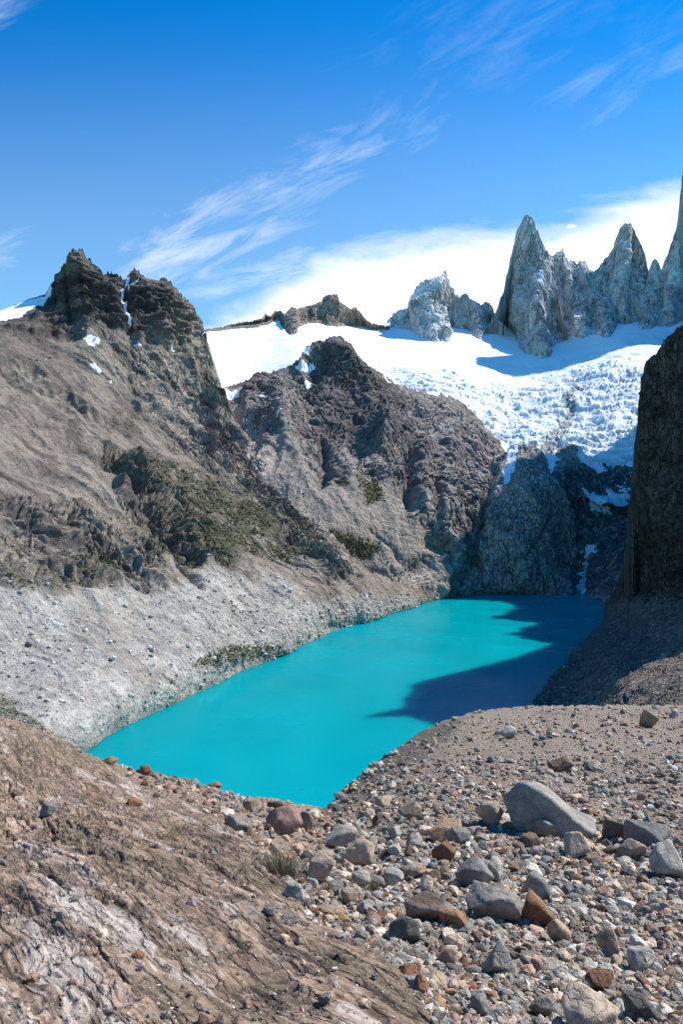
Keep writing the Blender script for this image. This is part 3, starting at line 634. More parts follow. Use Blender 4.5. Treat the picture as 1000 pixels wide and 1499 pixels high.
def outcrop(name, label, top, bottom, pts, seed, base, step=1.1, amp=1.0, snowy=0.5, mat=None, back=(400, 300), jag=4.0, creases=(), streak=0.24, warm=(), cat='peak', snowpoly=(), sc=1.0, kind='structure'):
    tx = [p[0] for p in top]; px, py, P = sheet(min(tx), max(tx), curve(top), curve([(x, y+10) for x, y in bottom]), step, pts, jag=jag, jagscale=7, seed=seed)
    bt = curve(bottom)(px)               # the foot goes down into the snow
    k_ = sstep(py, bt-10, bt-1); b1 = curve(bottom)(px[0]); ra = GT(px[0], b1)/TPS(pts)(px[0], b1)
    kk = np.hanning(15); kk /= kk.sum(); ra = np.convolve(np.pad(ra, 7, mode='edge'), kk, 'valid')
    hb = sstep(py, curve(top)(px), bt)
    P = unproj(px, py, P[..., 1]*(1+(ra[None]-1)*(0.35+0.65*hb)))
    N = normals(P); X, Y, Z = P[..., 0], P[..., 1], P[..., 2]
    Q = P + np.stack([fbm(P, 90*sc, 3, .5, seed+1), fbm(P, 90*sc, 3, .5, seed+2), fbm(P, 90*sc, 3, .5, seed+3)], -1)*20*sc
    G = np.stack([Q[..., 0], Q[..., 1], Q[..., 2]*streak], -1)
    D = np.stack([Q[..., 0]*0.8+Q[..., 2]*0.5, Q[..., 1], (Q[..., 2]*0.5-Q[..., 0]*0.5)], -1)
    h = facets(G, 120*sc, 8, .56, seed*0.1)*58+facets(D, 60*sc, 7, .56, seed*.17)*14+ridged(G, 60*sc, 6, .55, seed+5)*6
    jt = joints(P+20*np.sin(P[..., ::-1]/70), 55*sc, 0.05, seed, 0.13); jt2 = joints(P, 24*sc, 0.06, seed+9, 0.3); h = h-jt*11-jt2*4
    for pl, w, a in creases: h = h+crease(px+fbm(P, 60, 3, .5, seed+7)*3, py, pl, w, a)
    h = h*(1-k_*0.6)*amp*(0.3+0.65*sstep(seg_dist(px, py, top), 0, 14))
    edge = np.minimum(np.abs(px-min(tx)), np.abs(px-max(tx))); h = h*sstep(edge, -1, 8)
    P = P+N*h[..., None]; N2 = normals(P); up = N2[..., 2]
    n1 = fbm(P, 80*sc, 5, .55, seed+8); n2 = fbm(P, 16*sc, 4, .65, seed+9); st = fbm(np.stack([X, Y, Z*0.15], -1), 24*sc, 5, .6, seed+10)
    ones = np.ones(px.shape+(3,), np.float32); b = np.array(base)*np.array([1.18, 1.12, 1.04])
    C = ones*b
    C = mixc(C, b*0.62, sstep(n1+st*0.7, 0.0, 0.6)*0.7); C = mixc(C, b*1.35, sstep(n2-n1, 0.1, 0.6)*0.6)
    C = mixc(C, b*0.35, sstep(st, 0.22, 0.4)*0.7); C = mixc(C, b*0.25, np.maximum(jt, jt2*.5)*0.6)
    for poly, cc, a in warm: C = mixc(C, cc, pmask(px+n1*6, py+n1*6, poly, 4)*a*sstep(n2, -0.6, 0.2))
    sn = sstep(up+n2*0.22+n1*0.10, 0.60, 0.66)*snowy if snowy else np.zeros(px.shape)
    fl = (CY-py)
    sn = sn*np.clip(1.0, 0, 1)
    for poly, a in snowpoly: sn = np.maximum(sn, pmask(px+n2*4, py+n2*4, poly, 3)*sstep(n2+a, -0.1, 0.25))
    C = mixc(C, (0.86, 0.88, 0.92), np.clip(sn, 0, 1))
    P1, C1 = back_rows(P, C, back[0], back[1], seed=seed)
    return tag(make_mesh(name, P1, grid_faces(*P1.shape[:2]), C1, mat or M_far), label, cat, kind=kind)

# rocks standing out of the snow field and small horizon ridge
outcrop('ridge_rocks', 'low reddish rock ridge with a blocky summit on the snow field skyline', 
    [(300, 482), (318, 479), (340, 475), (355, 472), (370, 469), (384, 467), (388, 460), (396, 463), (402, 455), (411, 454), (416, 460), (420, 456), (426, 450), (436, 452), (448, 449), (460, 446), (470, 442), (474, 434),
     (482, 431), (494, 430), (497, 441), (505, 447), (514, 453), (520, 449), (527, 456), (534, 466), (545, 474), (570, 478)],
    [(300, 486), (340, 478), (385, 471), (408, 466), (414, 476), (425, 492), (432, 491), (438, 480), (450, 473), (470, 474), (482, 478), (495, 480), (505, 476), (535, 477), (570, 480)],
    [(300, 480, 2480), (430, 450, 2560), (430, 490, 2280), (490, 432, 2560), (490, 478, 2440), (560, 478, 2600), (390, 465, 2500)], 403, (0.29, 0.235, 0.205), step=0.9, amp=0.45, snowy=0.0, back=(60, 100), jag=2.0, sc=0.4, streak=0.6)
# jagged grey peak left of the big spire
outcrop('granite_peak', 'jagged grey granite peak with a pointed tip left of the tallest visible tower',
    [(553, 480), (562, 476), (572, 464), (578, 457), (592, 452), (597, 450), (599, 438), (606, 425), (614, 414), (622, 409), (628, 410), (636, 408), (642, 407), (646, 405), (651, 399), (658, 410), (664, 420), (670, 428),
     (676, 431), (683, 429), (690, 437), (698, 440), (704, 446), (714, 441), (720, 448), (728, 468), (740, 478)],
    [(553, 484), (575, 478), (597, 480), (612, 490), (632, 498), (655, 499), (664, 486), (680, 484), (695, 490), (704, 498), (716, 480), (740, 482)],
    [(555, 480, 2780), (640, 408, 2640), (640, 495, 2400), (700, 495, 2430), (700, 442, 2650), (720, 470, 2600), (590, 455, 2720), (600, 480, 2560), (612, 440, 2620)], 423, (0.50, 0.50, 0.50),
    step=0.9, snowy=0.75, amp=0.8, creases=[([(651, 399), (640, 430), (615, 450), (618, 492)], 7, 34), ([(615, 448), (640, 470), (655, 495)], 9, 22), ([(672, 430), (668, 480)], 5, -22), ([(700, 445), (700, 495)], 6, 18)],
    snowpoly=[([(598, 440), (618, 412), (640, 420), (612, 445)], 0.1), ([(622, 452), (645, 462), (652, 478), (630, 470)], -0.1)])
# tallest visible tower
outcrop('granite_spire', 'tallest blunt grey granite tower with a rusty streak and a front buttress', 
    [(712, 482), (722, 468), (729, 452), (733, 436), (738, 428), (740, 408), (746, 390), (749, 372), (753, 356), (757, 337), (762, 331), (765, 321), (771, 316), (778, 317), (782, 326), (788, 338), (791, 350), (797, 362), (803, 368), (808, 378),
     (812, 400), (818, 430), (824, 460), (832, 485)],
    [(712, 484), (728, 480), (742, 474), (752, 488), (758, 504), (772, 520), (790, 526), (806, 522), (812, 506), (824, 500), (832, 488)],
    [(715, 480, 2620), (740, 470, 2480), (775, 318, 2700), (780, 420, 2520), (800, 522, 2290), (765, 510, 2330), (790, 450, 2430), (810, 400, 2640), (828, 480, 2560), (745, 400, 2640), (760, 350, 2690)], 443, (0.47, 0.465, 0.465),
    step=0.8, snowy=0.55, amp=0.7, creases=[([(772, 316), (768, 370), (757, 420), (755, 470)], 8, 36), ([(790, 408), (786, 450), (792, 500), (798, 522)], 9, 40), ([(775, 410), (764, 450), (758, 500)], 6, -26), ([(800, 375), (806, 430), (812, 490)], 6, -20),
             ([(783, 330), (795, 370), (803, 400)], 7, 22), ([(748, 380), (742, 430), (738, 465)], 6, 18), ([(780, 500), (778, 520)], 5, -20)],
    warm=[([(757, 350), (765, 350), (762, 420), (752, 430)], (0.38, 0.26, 0.20), 0.5), ([(766, 370), (776, 372), (768, 410), (760, 420)], (0.36, 0.26, 0.22), 0.4)],
    snowpoly=[([(780, 405), (792, 404), (798, 420), (786, 420)], 0.5), ([(800, 440), (815, 460), (820, 480), (808, 470)], 0.1), ([(778, 335), (790, 345), (786, 360), (778, 350)], 0.0)])
outcrop('granite_shoulder', 'grey granite shoulder with broken teeth between the two tall towers',
    [(795, 385), (802, 374), (812, 374), (818, 368), (824, 366), (829, 376), (834, 384), (838, 380), (844, 386), (850, 382), (857, 384), (863, 392), (868, 398), (876, 394), (884, 402), (895, 430), (905, 470)],
    [(795, 510), (815, 500), (825, 492), (840, 490), (855, 496), (870, 488), (885, 496), (897, 494), (905, 474)],
    [(800, 380, 2800), (830, 380, 2800), (870, 400, 2820), (820, 495, 2520), (885, 492, 2560), (850, 440, 2680), (900, 470, 2680)], 463, (0.44, 0.44, 0.445), step=0.9, snowy=0.65, amp=0.7,
    creases=[([(824, 366), (832, 420), (850, 480)], 8, 30), ([(812, 380), (815, 430), (822, 480)], 5, -22), ([(850, 384), (866, 430), (890, 485)], 8, 24)], snowpoly=[([(828, 470), (850, 475), (895, 490), (870, 494), (830, 490)], 0.05)])
outcrop('granite_spire', 'slender pointed granite tower with a pinkish tip right of the tallest tower',
    [(850, 470), (858, 440), (866, 404), (874, 396), (880, 388), (890, 379), (896, 370), (902, 354), (907, 338), (913, 330), (920, 327), (927, 331), (932, 343), (937, 354), (943, 366), (948, 384), (951, 398), (956, 400), (962, 420), (985, 465)],
    [(850, 486), (870, 474), (885, 466), (900, 470), (915, 476), (935, 468), (950, 476), (985, 476)],
    [(850, 470, 2860), (918, 330, 2860), (880, 390, 2860), (950, 390, 2860), (915, 470, 2660), (880, 466, 2700), (970, 470, 2760), (910, 420, 2740)], 483, (0.47, 0.46, 0.455), step=0.8, snowy=0.65, amp=0.7,
    creases=[([(918, 328), (912, 380), (905, 440), (900, 468)], 9, 36), ([(880, 392), (896, 430)], 8, 20), ([(930, 350), (925, 410), (930, 460)], 6, -20)],
    warm=[([(905, 340), (920, 326), (934, 345), (930, 385), (908, 380)], (0.42, 0.31, 0.26), 0.6)], snowpoly=[([(915, 355), (925, 360), (920, 372), (912, 365)], 0.1)])
outcrop('granite_spire', 'towering granite face cut off by the right edge of the view',
    [(936, 470), (944, 430), (950, 402), (953, 386), (960, 380), (965, 384), (969, 395), (974, 382), (981, 370), (986, 352), (991, 338), (994, 305), (998, 264), (1004, 228), (1014, 180), (1030, 120), (1060, 90), (1100, 110), (1150, 180), (1200, 300)],
    [(936, 482), (955, 480), (970, 472), (985, 476), (1000, 468), (1200, 480)],
    [(940, 470, 2780), (960, 385, 2760), (1000, 268, 2700), (1060, 90, 2650), (1150, 180, 2650), (1000, 470, 2450), (1150, 470, 2350), (960, 475, 2560)], 503, (0.47, 0.46, 0.45), step=1.0, snowy=0.6, amp=0.7,
    creases=[([(998, 270), (990, 380), (975, 465)], 9, 34), ([(960, 384), (958, 440)], 6, 20)], warm=[([(985, 350), (1000, 265), (1040, 250), (1010, 400)], (0.42, 0.33, 0.28), 0.4)], snowpoly=[([(985, 395), (1000, 400), (1000, 425), (980, 420)], 0.0)])

# ------------------------------------------------------------------ shaded cliff and scree on the right
def right_cliff():
    top = curve([(735, 1085), (760, 1052), (776, 1030), (790, 1010), (810, 985), (832, 962), (860, 932), (880, 902), (890, 884), (905, 858), (914, 830), (919, 790), (922, 740), (928, 690), (934, 640), (939, 590), (943, 560), (947, 540),
                 (955, 520), (966, 504), (978, 492), (990, 480), (1003, 476), (1020, 486), (1040, 500), (1080, 540), (1120, 560), (1180, 590), (1250, 600)])
    bottom = curve([(700, 1120), (1260, 1120)])
    pts = [(776, 1030, 536), (800, 1000, 600), (832, 965, 696), (860, 935, 808), (886, 890, 1060), (850, 1000, 545), (900, 960, 545), (1000, 1000, 340), (1000, 900, 560), (1000, 872, 650), (940, 880, 760), (1000, 790, 600), (1000, 700, 605), (1000, 475, 625), (943, 560, 710),
           (921, 760, 800), (914, 835, 900), (900, 868, 980), (1000, 1040, 270), (1150, 1000, 300), (1150, 800, 450), (1150, 560, 500), (1250, 800, 420), (800, 1110, 420), (1000, 1110, 235), (1250, 600, 470)]
    px, py, P = sheet(740, 1255, top, bottom, 1.2, pts, jag=4.0, seed=12.2)
    N = normals(P); X, Y, Z = P[..., 0], P[..., 1], P[..., 2]
    Q = P + np.stack([fbm(P, 50, 3, .5, 601), fbm(P, 50, 3, .5, 602), fbm(P, 50, 3, .5, 603)], -1)*12
    wx = px+fbm(P, 30, 4, .5, 605)*8; wy = py+fbm(P, 30, 4, .5, 606)*8
    line = np.interp(wx, [740, 890, 920, 1000, 1260], [900, 880, 872, 868, 860])
    scree = sstep(wy-line, -8, 14)
    G = np.stack([Q[..., 0], Q[..., 1], Q[..., 2]*0.4], -1)
    h = (1-scree)*(fbm(Q, 90, 3, .5, 610)*6+facets(G, 50, 8, .6, 14)*20+ridged(G, 30, 7, .58, 611)*5)+scree*(fbm(P, 22, 6, .62, 613)*2.6+fbm(P, 3.5, 4, .7, 614)*0.8+fbm(P, 70, 2, .5, 615)*4)
    jt = np.maximum(joints(Q, 34, 0.06, 631, 0.3), 0.8*joints(Q, 12, 0.08, 632, 0.4))*(1-scree); h -= jt*5
    c = lambda pts, w, a: crease(wx, wy, pts, w, a)
    h += c([(945, 530), (932, 640), (925, 760), (915, 850)], 9, 10)+c([(965, 505), (958, 620), (950, 760), (940, 870)], 7, -9)
    h += c([(985, 640), (975, 700), (985, 770)], 12, 6)
    h *= carry2(P, 3.0)
    h *= 0.35+0.65*sstep(seg_dist(px, py, [(x, float(top(np.array(x)))) for x in range(740, 1256, 4)]), 0, 16)
    P = P+N*h[..., None]
    n1 = fbm(P, 30, 5, .6, 621); n2 = fbm(P, 6, 4, .65, 622); st = fbm(np.stack([X, Y, Z*0.25], -1), 9, 5, .6, 623)
    ones = np.ones(px.shape+(3,), np.float32)
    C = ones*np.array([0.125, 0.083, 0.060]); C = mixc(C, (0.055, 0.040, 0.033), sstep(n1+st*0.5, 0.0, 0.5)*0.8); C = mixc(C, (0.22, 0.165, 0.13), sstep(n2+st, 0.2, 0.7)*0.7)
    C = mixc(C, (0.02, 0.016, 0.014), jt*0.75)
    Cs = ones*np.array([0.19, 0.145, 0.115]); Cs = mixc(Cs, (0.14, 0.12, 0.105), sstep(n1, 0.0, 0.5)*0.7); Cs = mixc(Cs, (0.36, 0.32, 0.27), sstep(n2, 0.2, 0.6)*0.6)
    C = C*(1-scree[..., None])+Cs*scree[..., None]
    P1, C1 = back_rows(P, C, 350, 160, seed=8)
    scatter['right'] = (px, py, P, normals(P), dict(scree=scree))
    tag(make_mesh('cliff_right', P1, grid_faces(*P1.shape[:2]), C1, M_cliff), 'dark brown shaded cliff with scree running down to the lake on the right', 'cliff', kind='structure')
right_cliff()

# ------------------------------------------------------------------ mountains beyond the right edge (unseen, crests shaped to shade the lake and the headwall)
def massif(name, label, x0, x1, y0, y1, n, fn, colr):
    X, Y = np.meshgrid(np.linspace(x0, x1, n), np.linspace(y0, y1, n)); Z = fn(X, Y)
    P = np.stack([X, Y, Z], -1); n1 = fbm(P, 120, 5, .55, 701)
    C = np.ones(P.shape)*np.array(colr); C = mixc(C, np.array(colr)*0.6, sstep(n1, -0.2, 0.4)*0.8)
    tag(make_mesh(name, P, grid_faces(n, n), C, M_cliff), label, 'mountain', kind='structure')
def polyheight(X, Y, crest, left, right):
    best = np.full(X.shape, -1e9)
    for (a, b) in zip(crest[:-1], crest[1:]):
        dx, dy = b[0]-a[0], b[1]-a[1]; L = math.hypot(dx, dy)
        t = np.clip(((X-a[0])*dx+(Y-a[1])*dy)/L**2, 0, 1)
        ex = X-a[0]-t*dx; ey = Y-a[1]-t*dy; d = np.hypot(ex, ey); side = ex*dy-ey*dx
        best = np.maximum(best, a[2]+t*(b[2]-a[2])-d*np.where(side < 0, left, right))
    return best
def massif_near(X, Y):
    crest = [(330, 470, -30), (335, 600, 20), (385, 720, 60), (430, 850, 50), (447, 887, 78), (458, 915, 70), (474, 953, 132), (500, 1030, 112), (530, 1107, 182), (560, 1180, 165), (600, 1300, 200), (640, 1380, 212)]
    crest = [(x+6, y, (z+150)*1.15-150 if y > 850 else z) for x, y, z in crest]
    P = np.stack([X, Y, X*0], -1)
    base = polyheight(X+fbm(P, 40, 3, .5, 71)*8, Y, crest, 7.0, 0.9)+ridged(P, 60, 5, .5, 72)*16
    for (a, b, z, k) in ((384, 656, 300, 2.2), (394, 712, 240, 2.6), (404, 752, 200, 3.0)):  # pinnacles out of view, added to throw shadow fingers onto the lake
        base = np.maximum(base, z-np.hypot((X-a)*np.where(X < a, 14.0, k), (Y-b)*4.0)+fbm(P, 18, 3, .5, 74)*8)
    return np.maximum(base, -175)
massif('mountain_ridge', 'ridge behind the shaded cliff', 250, 1100, 420, 1350, 260, massif_near, (0.16, 0.13, 0.11))
def massif_far(X, Y):
    crest = [(1010, 1520, 800), (1060, 1600, 950), (1150, 1720, 1080), (1230, 1850, 1000), (1330, 2000, 880), (1450, 2250, 900), (1560, 2500, 950), (1800, 2700, 1000)]
    P = np.stack([X, Y, X*0], -1)
    return np.maximum(polyheight(X, Y, crest, 3.2, 1.6)+ridged(P, 160, 6, .5, 73)*60, -175)
massif('mountain_massif', 'high massif beyond the right edge', 850, 2300, 1300, 3100, 260, massif_far, (0.3, 0.29, 0.28))
# ================================================================== FOREGROUND
M_slab = rock_mat('bedrock', 0.14, 0.7, 0.6, crack=0.6, speck=0.85, detail=9, align=(0.89, (0.22, 1, 1)))
M_ground = rock_mat('gravel_soil', 0.10, 0.6, 0.45, detail=8, speck=0.5)
M_stone = rock_mat('stone', 0.11, 0.5, 0.6, crack=0.22, detail=9, speck=0.5, rough=0.9)
M_peb = rock_mat('pebble', 0.06, 0.25, 0.35, detail=5, rough=0.9)

FTOP = curve([(-260, 990), (-100, 1020), (0, 1048), (25, 1055), (60, 1068), (95, 1084), (125, 1100), (150, 1112), (200, 1127), (240, 1134), (300, 1149), (350, 1163), (400, 1168), (440, 1178), (470, 1184), (482, 1182),
              (492, 1168), (505, 1152), (530, 1132), (560, 1110), (585, 1092), (610, 1074), (640, 1059), (670, 1048), (700, 1041), (740, 1036), (780, 1033), (900, 1032), (1000, 1033), (1260, 1028)])
FPTS = [(0, 1048, 15), (-260, 1000, 16), (200, 1127, 17), (300, 1149, 18.5), (400, 1168, 19), (480, 1184, 20), (500, 1160, 23), (560, 1110, 27), (640, 1059, 33), (780, 1033, 40), (1000, 1033, 40), (1260, 1028, 38),
        (0, 1499, 2.3), (500, 1499, 2.75), (1000, 1499, 3.2), (1260, 1499, 3.4), (-260, 1499, 1.9), (820, 1220, 10), (500, 1300, 6.4), (0, 1250, 5.2), (250, 1300, 4.6), (0, 1150, 8.5), (200, 1200, 8.2), (400, 1230, 8.6),
        (600, 1200, 11.5), (600, 1130, 20), (800, 1120, 18), (1000, 1120, 18), (1000, 1220, 10), (400, 1400, 3.7), (700, 1400, 4.4), (0, 1400, 3.0), (1000, 1400, 4.7), (0, 1700, 1.6), (600, 1700, 1.85), (1200, 1700, 2.1), (-260, 1250, 4.6), (330, 1180, 13)]
FT = TPS(FPTS)
def foreground():
    global FG
    px, py, P = sheet(-250, 1250, FTOP, curve([(-260, 1720), (1260, 1720)]), 1.3, FPTS, ystep=1.15, jag=2.2, jagscale=8, seed=15.2)
    N = normals(P); X, Y, Z = P[..., 0], P[..., 1], P[..., 2]
    q = fbm(P, 1.2, 4, .55, 801)
    wx = px+q*10; wy = py+fbm(P, 1.1, 4, .55, 802)*10
    slab = pmask(wx, wy, [(-400, 900), (100, 1060), (165, 1120), (250, 1165), (330, 1205), (365, 1240), (385, 1270), (425, 1300), (445, 1335), (500, 1372), (560, 1410), (600, 1450), (640, 1500), (660, 1560), (700, 1800), (-400, 1800)], 8)
    # bedrock grain runs down to the right
    a = unproj(np.array(0.), np.array(1150.), np.array(8.5)); b = unproj(np.array(400.), np.array(1400.), np.array(3.7))
    e1 = (b-a)/np.linalg.norm(b-a); e3 = np.cross(e1, np.array([0.25, 0.1, 1.0])); e3 /= np.linalg.norm(e3); e2 = np.cross(e3, e1)
    dsr = np.linalg.norm(np.gradient(P, axis=0), axis=-1); wf = sstep(0.055/dsr, 0.35, 1.3)      # finest relief only where the net of points can carry it
    w = np.stack([fbm(P, 0.9, 4, .55, 811), fbm(P, 0.9, 4, .55, 812), fbm(P, 0.9, 4, .55, 813)], -1)*0.06
    Q = P+w; L = np.stack([(Q@e1)*0.13, Q@e2, Q@e3], -1); L2 = np.stack([(Q@e1)*0.3, Q@e2, Q@e3], -1)
    sc = 0.28+0.72*sstep(Y, 2, 9)
    r = ridged(L, 0.75, 3, .5, 821)*(1-wf)+ridged(L, 0.75, 7, .54, 821)*wf; r2 = ridged(L2, 0.26, 6, .6, 822); lay = (L[..., 1]+L[..., 2])/0.16+fbm(P, .5, 4, .5, 823)*1.2
    fr = lay-np.floor(lay); step = (sstep(fr, 0, .35)-fr)
    lumps = fbm(P, 0.07, 4, .62, 826); cracks = -np.exp(-(fbm(L, 0.5, 4, .55, 827)/0.035)**2)
    hs = r*0.055*sc+r2*0.006*wf+step*0.03*sc*wf+fbm(P, 1.6, 3, .5, 824)*0.15*sc+lumps*0.006*wf+cracks*0.06*sc*wf
    holes = pmask(wx, wy, [(-20, 1395), (60, 1385), (150, 1425), (200, 1450), (120, 1470), (20, 1450)], 10)
    hs -= holes*0.03; hs += (facets(L, 0.6, 6, .55, 15)*wf+facets(L, 0.6, 2, .5, 15)*(1-wf))*0.085*sc+facets(P, 0.2, 4, .5, 16)*0.006*wf
    hg = fbm(P, 0.9, 4, .5, 831)*0.07+fbm(P, 0.16, 4, .6, 832)*0.018+fbm(P, 5, 3, .5, 833)*0.18*sstep(Y, 8, 20)
    js = np.maximum(joints(L*np.array([1, 1, 1.]), 0.42, 0.035, 861, 1.0), 0.8*joints(L2, 0.16, 0.05, 862, 1.0)); js2 = joints(np.stack([P@e1, (P@e2)*0.3, P@e3], -1), 0.7, 0.025, 863, 1.0, 3)
    micro = facets(P, 0.09, 5, .6, 17)*0.010+facets(L2, 0.12, 4, .6, 18)*0.014
    pl = facets(L, 0.9, 5, .5, 21)+0.25*facets(L2, 0.35, 4, .5, 22)
    hs = hs*0.8+plates(pl, 8, 0.82)*0.22*sc*(0.08+0.92*wf)+plates(facets(L2, 0.3, 4, .5, 23), 4, 0.8)*0.02*wf
    hs += (-js*0.03*sc+micro*0.6*(0.4+sc))*wf-js2*0.025*sc*(0.2+0.8*wf)
    h = hs*slab+(hg-0.03)*(1-slab)
    h *= 0.35+0.65*sstep(py-FTOP(px), 0, 14)
    P = P+N*h[..., None]; N2 = normals(P)
    n1 = fbm(P, 1.1, 5, .6, 841); n2 = fbm(L2, 0.2, 5, .65, 842)*slab+fbm(P, 0.22, 5, .65, 842)*(1-slab); n3 = fbm(L, 0.35, 5, .62, 843); n4 = fbm(P, 0.05, 3, .7, 844)
    ones = np.ones(px.shape+(3,), np.float32)
    C = ones*np.array([0.32, 0.24, 0.175])
    C = mixc(C, (0.46, 0.32, 0.245), sstep(n3+n1*0.6, -0.05, 0.55)*0.85)
    C = mixc(C, (0.19, 0.155, 0.10), sstep(n1-n3*0.4+n2*0.3, 0.10, 0.6)*0.7)
    C = mixc(C, (0.52, 0.47, 0.42), sstep(n3-n1*0.5+n2*0.4, 0.28, 0.6)*0.8)
    C = mixc(C, (0.30, 0.17, 0.07), sstep(fbm(L, 0.8, 4, .6, 845)+n2*0.2, 0.42, 0.62)*0.6)
    C = mixc(C, (0.085, 0.08, 0.07), sstep(n2+n4*0.8, 0.42, 0.62)*0.75)
    n5 = fbm(L2, 0.045, 4, .65, 848); n6 = fbm(P, 0.09, 4, .65, 849)
    C = mixc(C, (0.17, 0.135, 0.10), sstep(n5+n2*0.4, 0.25, 0.65)*0.55); C = mixc(C, (0.56, 0.48, 0.41), sstep(-n5+n3*0.4, 0.25, 0.6)*0.6)
    C = mixc(C, (0.06, 0.055, 0.05), sstep(n6, 0.38, 0.5)*0.7)
    C = mixc(C, (0.05, 0.04, 0.032), np.clip(-cracks+js*0.9+js2*0.9, 0, 1)*0.75)
    Cg = ones*np.array([0.22, 0.175, 0.14])
    Cg = mixc(Cg, (0.30, 0.25, 0.205), sstep(n2+n1*0.3, 0, 0.5)*0.7); Cg = mixc(Cg, (0.14, 0.12, 0.10), sstep(n4+n1*0.5, 0.1, 0.6)*0.6)
    Cg = mixc(Cg, (0.085, 0.07, 0.06), pmask(wx, wy, [(470, 1200), (485, 1150), (560, 1095), (620, 1062), (690, 1050), (660, 1075), (590, 1120), (530, 1170)], 7)*0.9)  # shade on the left-facing side of the crest, put into the soil colour
    Cg = mixc(Cg, (0.10, 0.085, 0.07), sstep(fbm(P, 3.0, 4, .6, 846)+n2*0.3, 0.25, 0.6)*0.5*sstep(Y, 14, 18))
    C = mixc(C, (0.115, 0.095, 0.065), sstep(fbm(L, 0.28, 5, .6, 851)+n2*0.3, 0.15, 0.5)*0.5)
    C = mixc(C, (0.55, 0.50, 0.46), sstep(fbm(L, 0.6, 5, .6, 852)+n5*0.3, 0.36, 0.55)*0.75)
    C = (C*slab[..., None]*np.array([0.90, 0.825, 0.745])+Cg*(1-slab[..., None])*np.array([1.0, 0.95, 0.86]))
    # the far side of the moraine crest drops towards the lake
    rows = [P]; cols = [C]
    for k in range(1, 12):
        f = (k/11)**1.5; q_ = P[-1].copy(); d = q_/np.linalg.norm(q_[:, :2], axis=1, keepdims=True)
        run = 150.0; q_[:, :2] += d[:, :2]*run*f; q_[:, 2] = P[-1, :, 2]*(1-f)+(LAKE-5)*f-0.05*run*math.sin(math.pi*min(1, f*1.3))*(f < .77)
        q_[:, 2] -= 12*min(1, k/3.0)
        rows.append(q_[None]); cols.append(C[-1:])
    P1 = np.concatenate(rows); C1 = np.concatenate(cols); ny, nx = P1.shape[:2]; faces = grid_faces(ny, nx)
    sm = np.zeros((ny, nx)); sm[:slab.shape[0]] = slab
    fs, fg = split_faces(faces, facemean(sm, faces) > 0.5)
    v, cc, ff = submesh(P1, C1, fs)
    tag(make_mesh('bedrock', v, ff, cc, M_slab), 'sloping pink and grey bedrock slab streaked with lichen in the lower left', 'bedrock', kind='structure')
    v, cc, ff = submesh(P1, C1, fg)
    tag(make_mesh('moraine_ground', v, ff, cc, M_ground), 'gravelly moraine ground above the lake', 'ground', kind='structure')
    FG = (px[0, 0], px[0, 1]-px[0, 0], px, py, P, N2, slab)
foreground()
def ground_at(x, y):
    """ground point and normal where bearing x, height angle y meets the foreground"""
    x0, dx, px, py, P, N, slab = FG
    j = int(round((x-x0)/dx)); j = max(0, min(P.shape[1]-1, j)); col = py[:, j]
    i = int(np.argmin(np.abs(col-y)))
    n = N[i, j]
    return P[i, j], (n if n[2] > 0 else -n), slab[i, j]

# ------------------------------------------------------------------ stones
import bmesh
def ico(sub):
    bm = bmesh.new(); bmesh.ops.create_icosphere(bm, subdivisions=sub, radius=1.0)
    v = np.array([x.co[:] for x in bm.verts]); f = np.array([[w.index for w in x.verts] for x in bm.faces]); bm.free()
    return v/np.linalg.norm(v, axis=1, keepdims=True), f
ICO = {k: ico(k) for k in (1, 2, 3, 4, 5)}
def rock_shape(sub, seed, planes=11, soft=14.0, rough=0.05, flat=1.0):
    soft *= 4.0 if sub > 2 else 3.0; planes = planes+3
    r_ = np.random.default_rng(seed); d, f = ICO[sub]
    n = r_.normal(size=(planes, 3)); n /= np.linalg.norm(n, axis=1, keepdims=True); h = r_.uniform(0.62, 0.95, planes)
    c = np.maximum(d@n.T, 0.02)/h
    r = 1.0/(np.sum(c**soft, axis=1)**(1/soft)); r = np.minimum(r, 1.6)
    v = d*r[:, None]
    v = v*(1+rough*1.3*fbm(v+seed*3.1, 0.7, 5 if sub > 2 else 2, .62, seed % 50)[:, None])
    if sub > 3: v = v*(1+0.035*ridged(v*np.array([1, 1, 2.2])+seed, 0.5, 5, .6, seed % 31)[:, None])
    v[:, 2] *= flat
    return v/np.abs(v).max(0)*np.array([1, 1, 1.0]), f
def rotm(rx, ry, rz):
    cx, sx, cy, sy, cz, sz = math.cos(rx), math.sin(rx), math.cos(ry), math.sin(ry), math.cos(rz), math.sin(rz)
    return np.array([[cz, -sz, 0], [sz, cz, 0], [0, 0, 1]])@np.array([[cy, 0, sy], [0, 1, 0], [-sy, 0, cy]])@np.array([[1, 0, 0], [0, cx, -sx], [0, sx, cx]])
PAL = {'grey': (0.27, 0.255, 0.235), 'pale grey': (0.45, 0.425, 0.39), 'blue grey': (0.235, 0.235, 0.228), 'dark grey': (0.13, 0.125, 0.12), 'tan': (0.38, 0.30, 0.22), 'pale tan': (0.48, 0.40, 0.32),
       'brown': (0.20, 0.14, 0.10), 'rust brown': (0.22, 0.115, 0.065), 'orange': (0.33, 0.19, 0.105), 'pinkish': (0.36, 0.25, 0.205), 'white': (0.62, 0.60, 0.56)}
def tint_of(v, base, seed, alt=None):
    n = fbm(v*1.0+seed, 0.8, 4, .6, 3); C = np.ones(v.shape)*np.array(base)
    C *= np.array([0.88, 0.80, 0.69]); C = mixc(C, np.array(base)*0.5, sstep(n, 0.0, 0.5)*0.7); C = mixc(C, np.clip(np.array(base)*1.25, 0, .7), sstep(-n, 0.1, 0.6)*0.6)
    if alt is not None: C = mixc(C, alt, sstep(fbm(v+seed*2, 0.9, 4, .6, 9), 0.05, 0.4)*0.7)
    return C
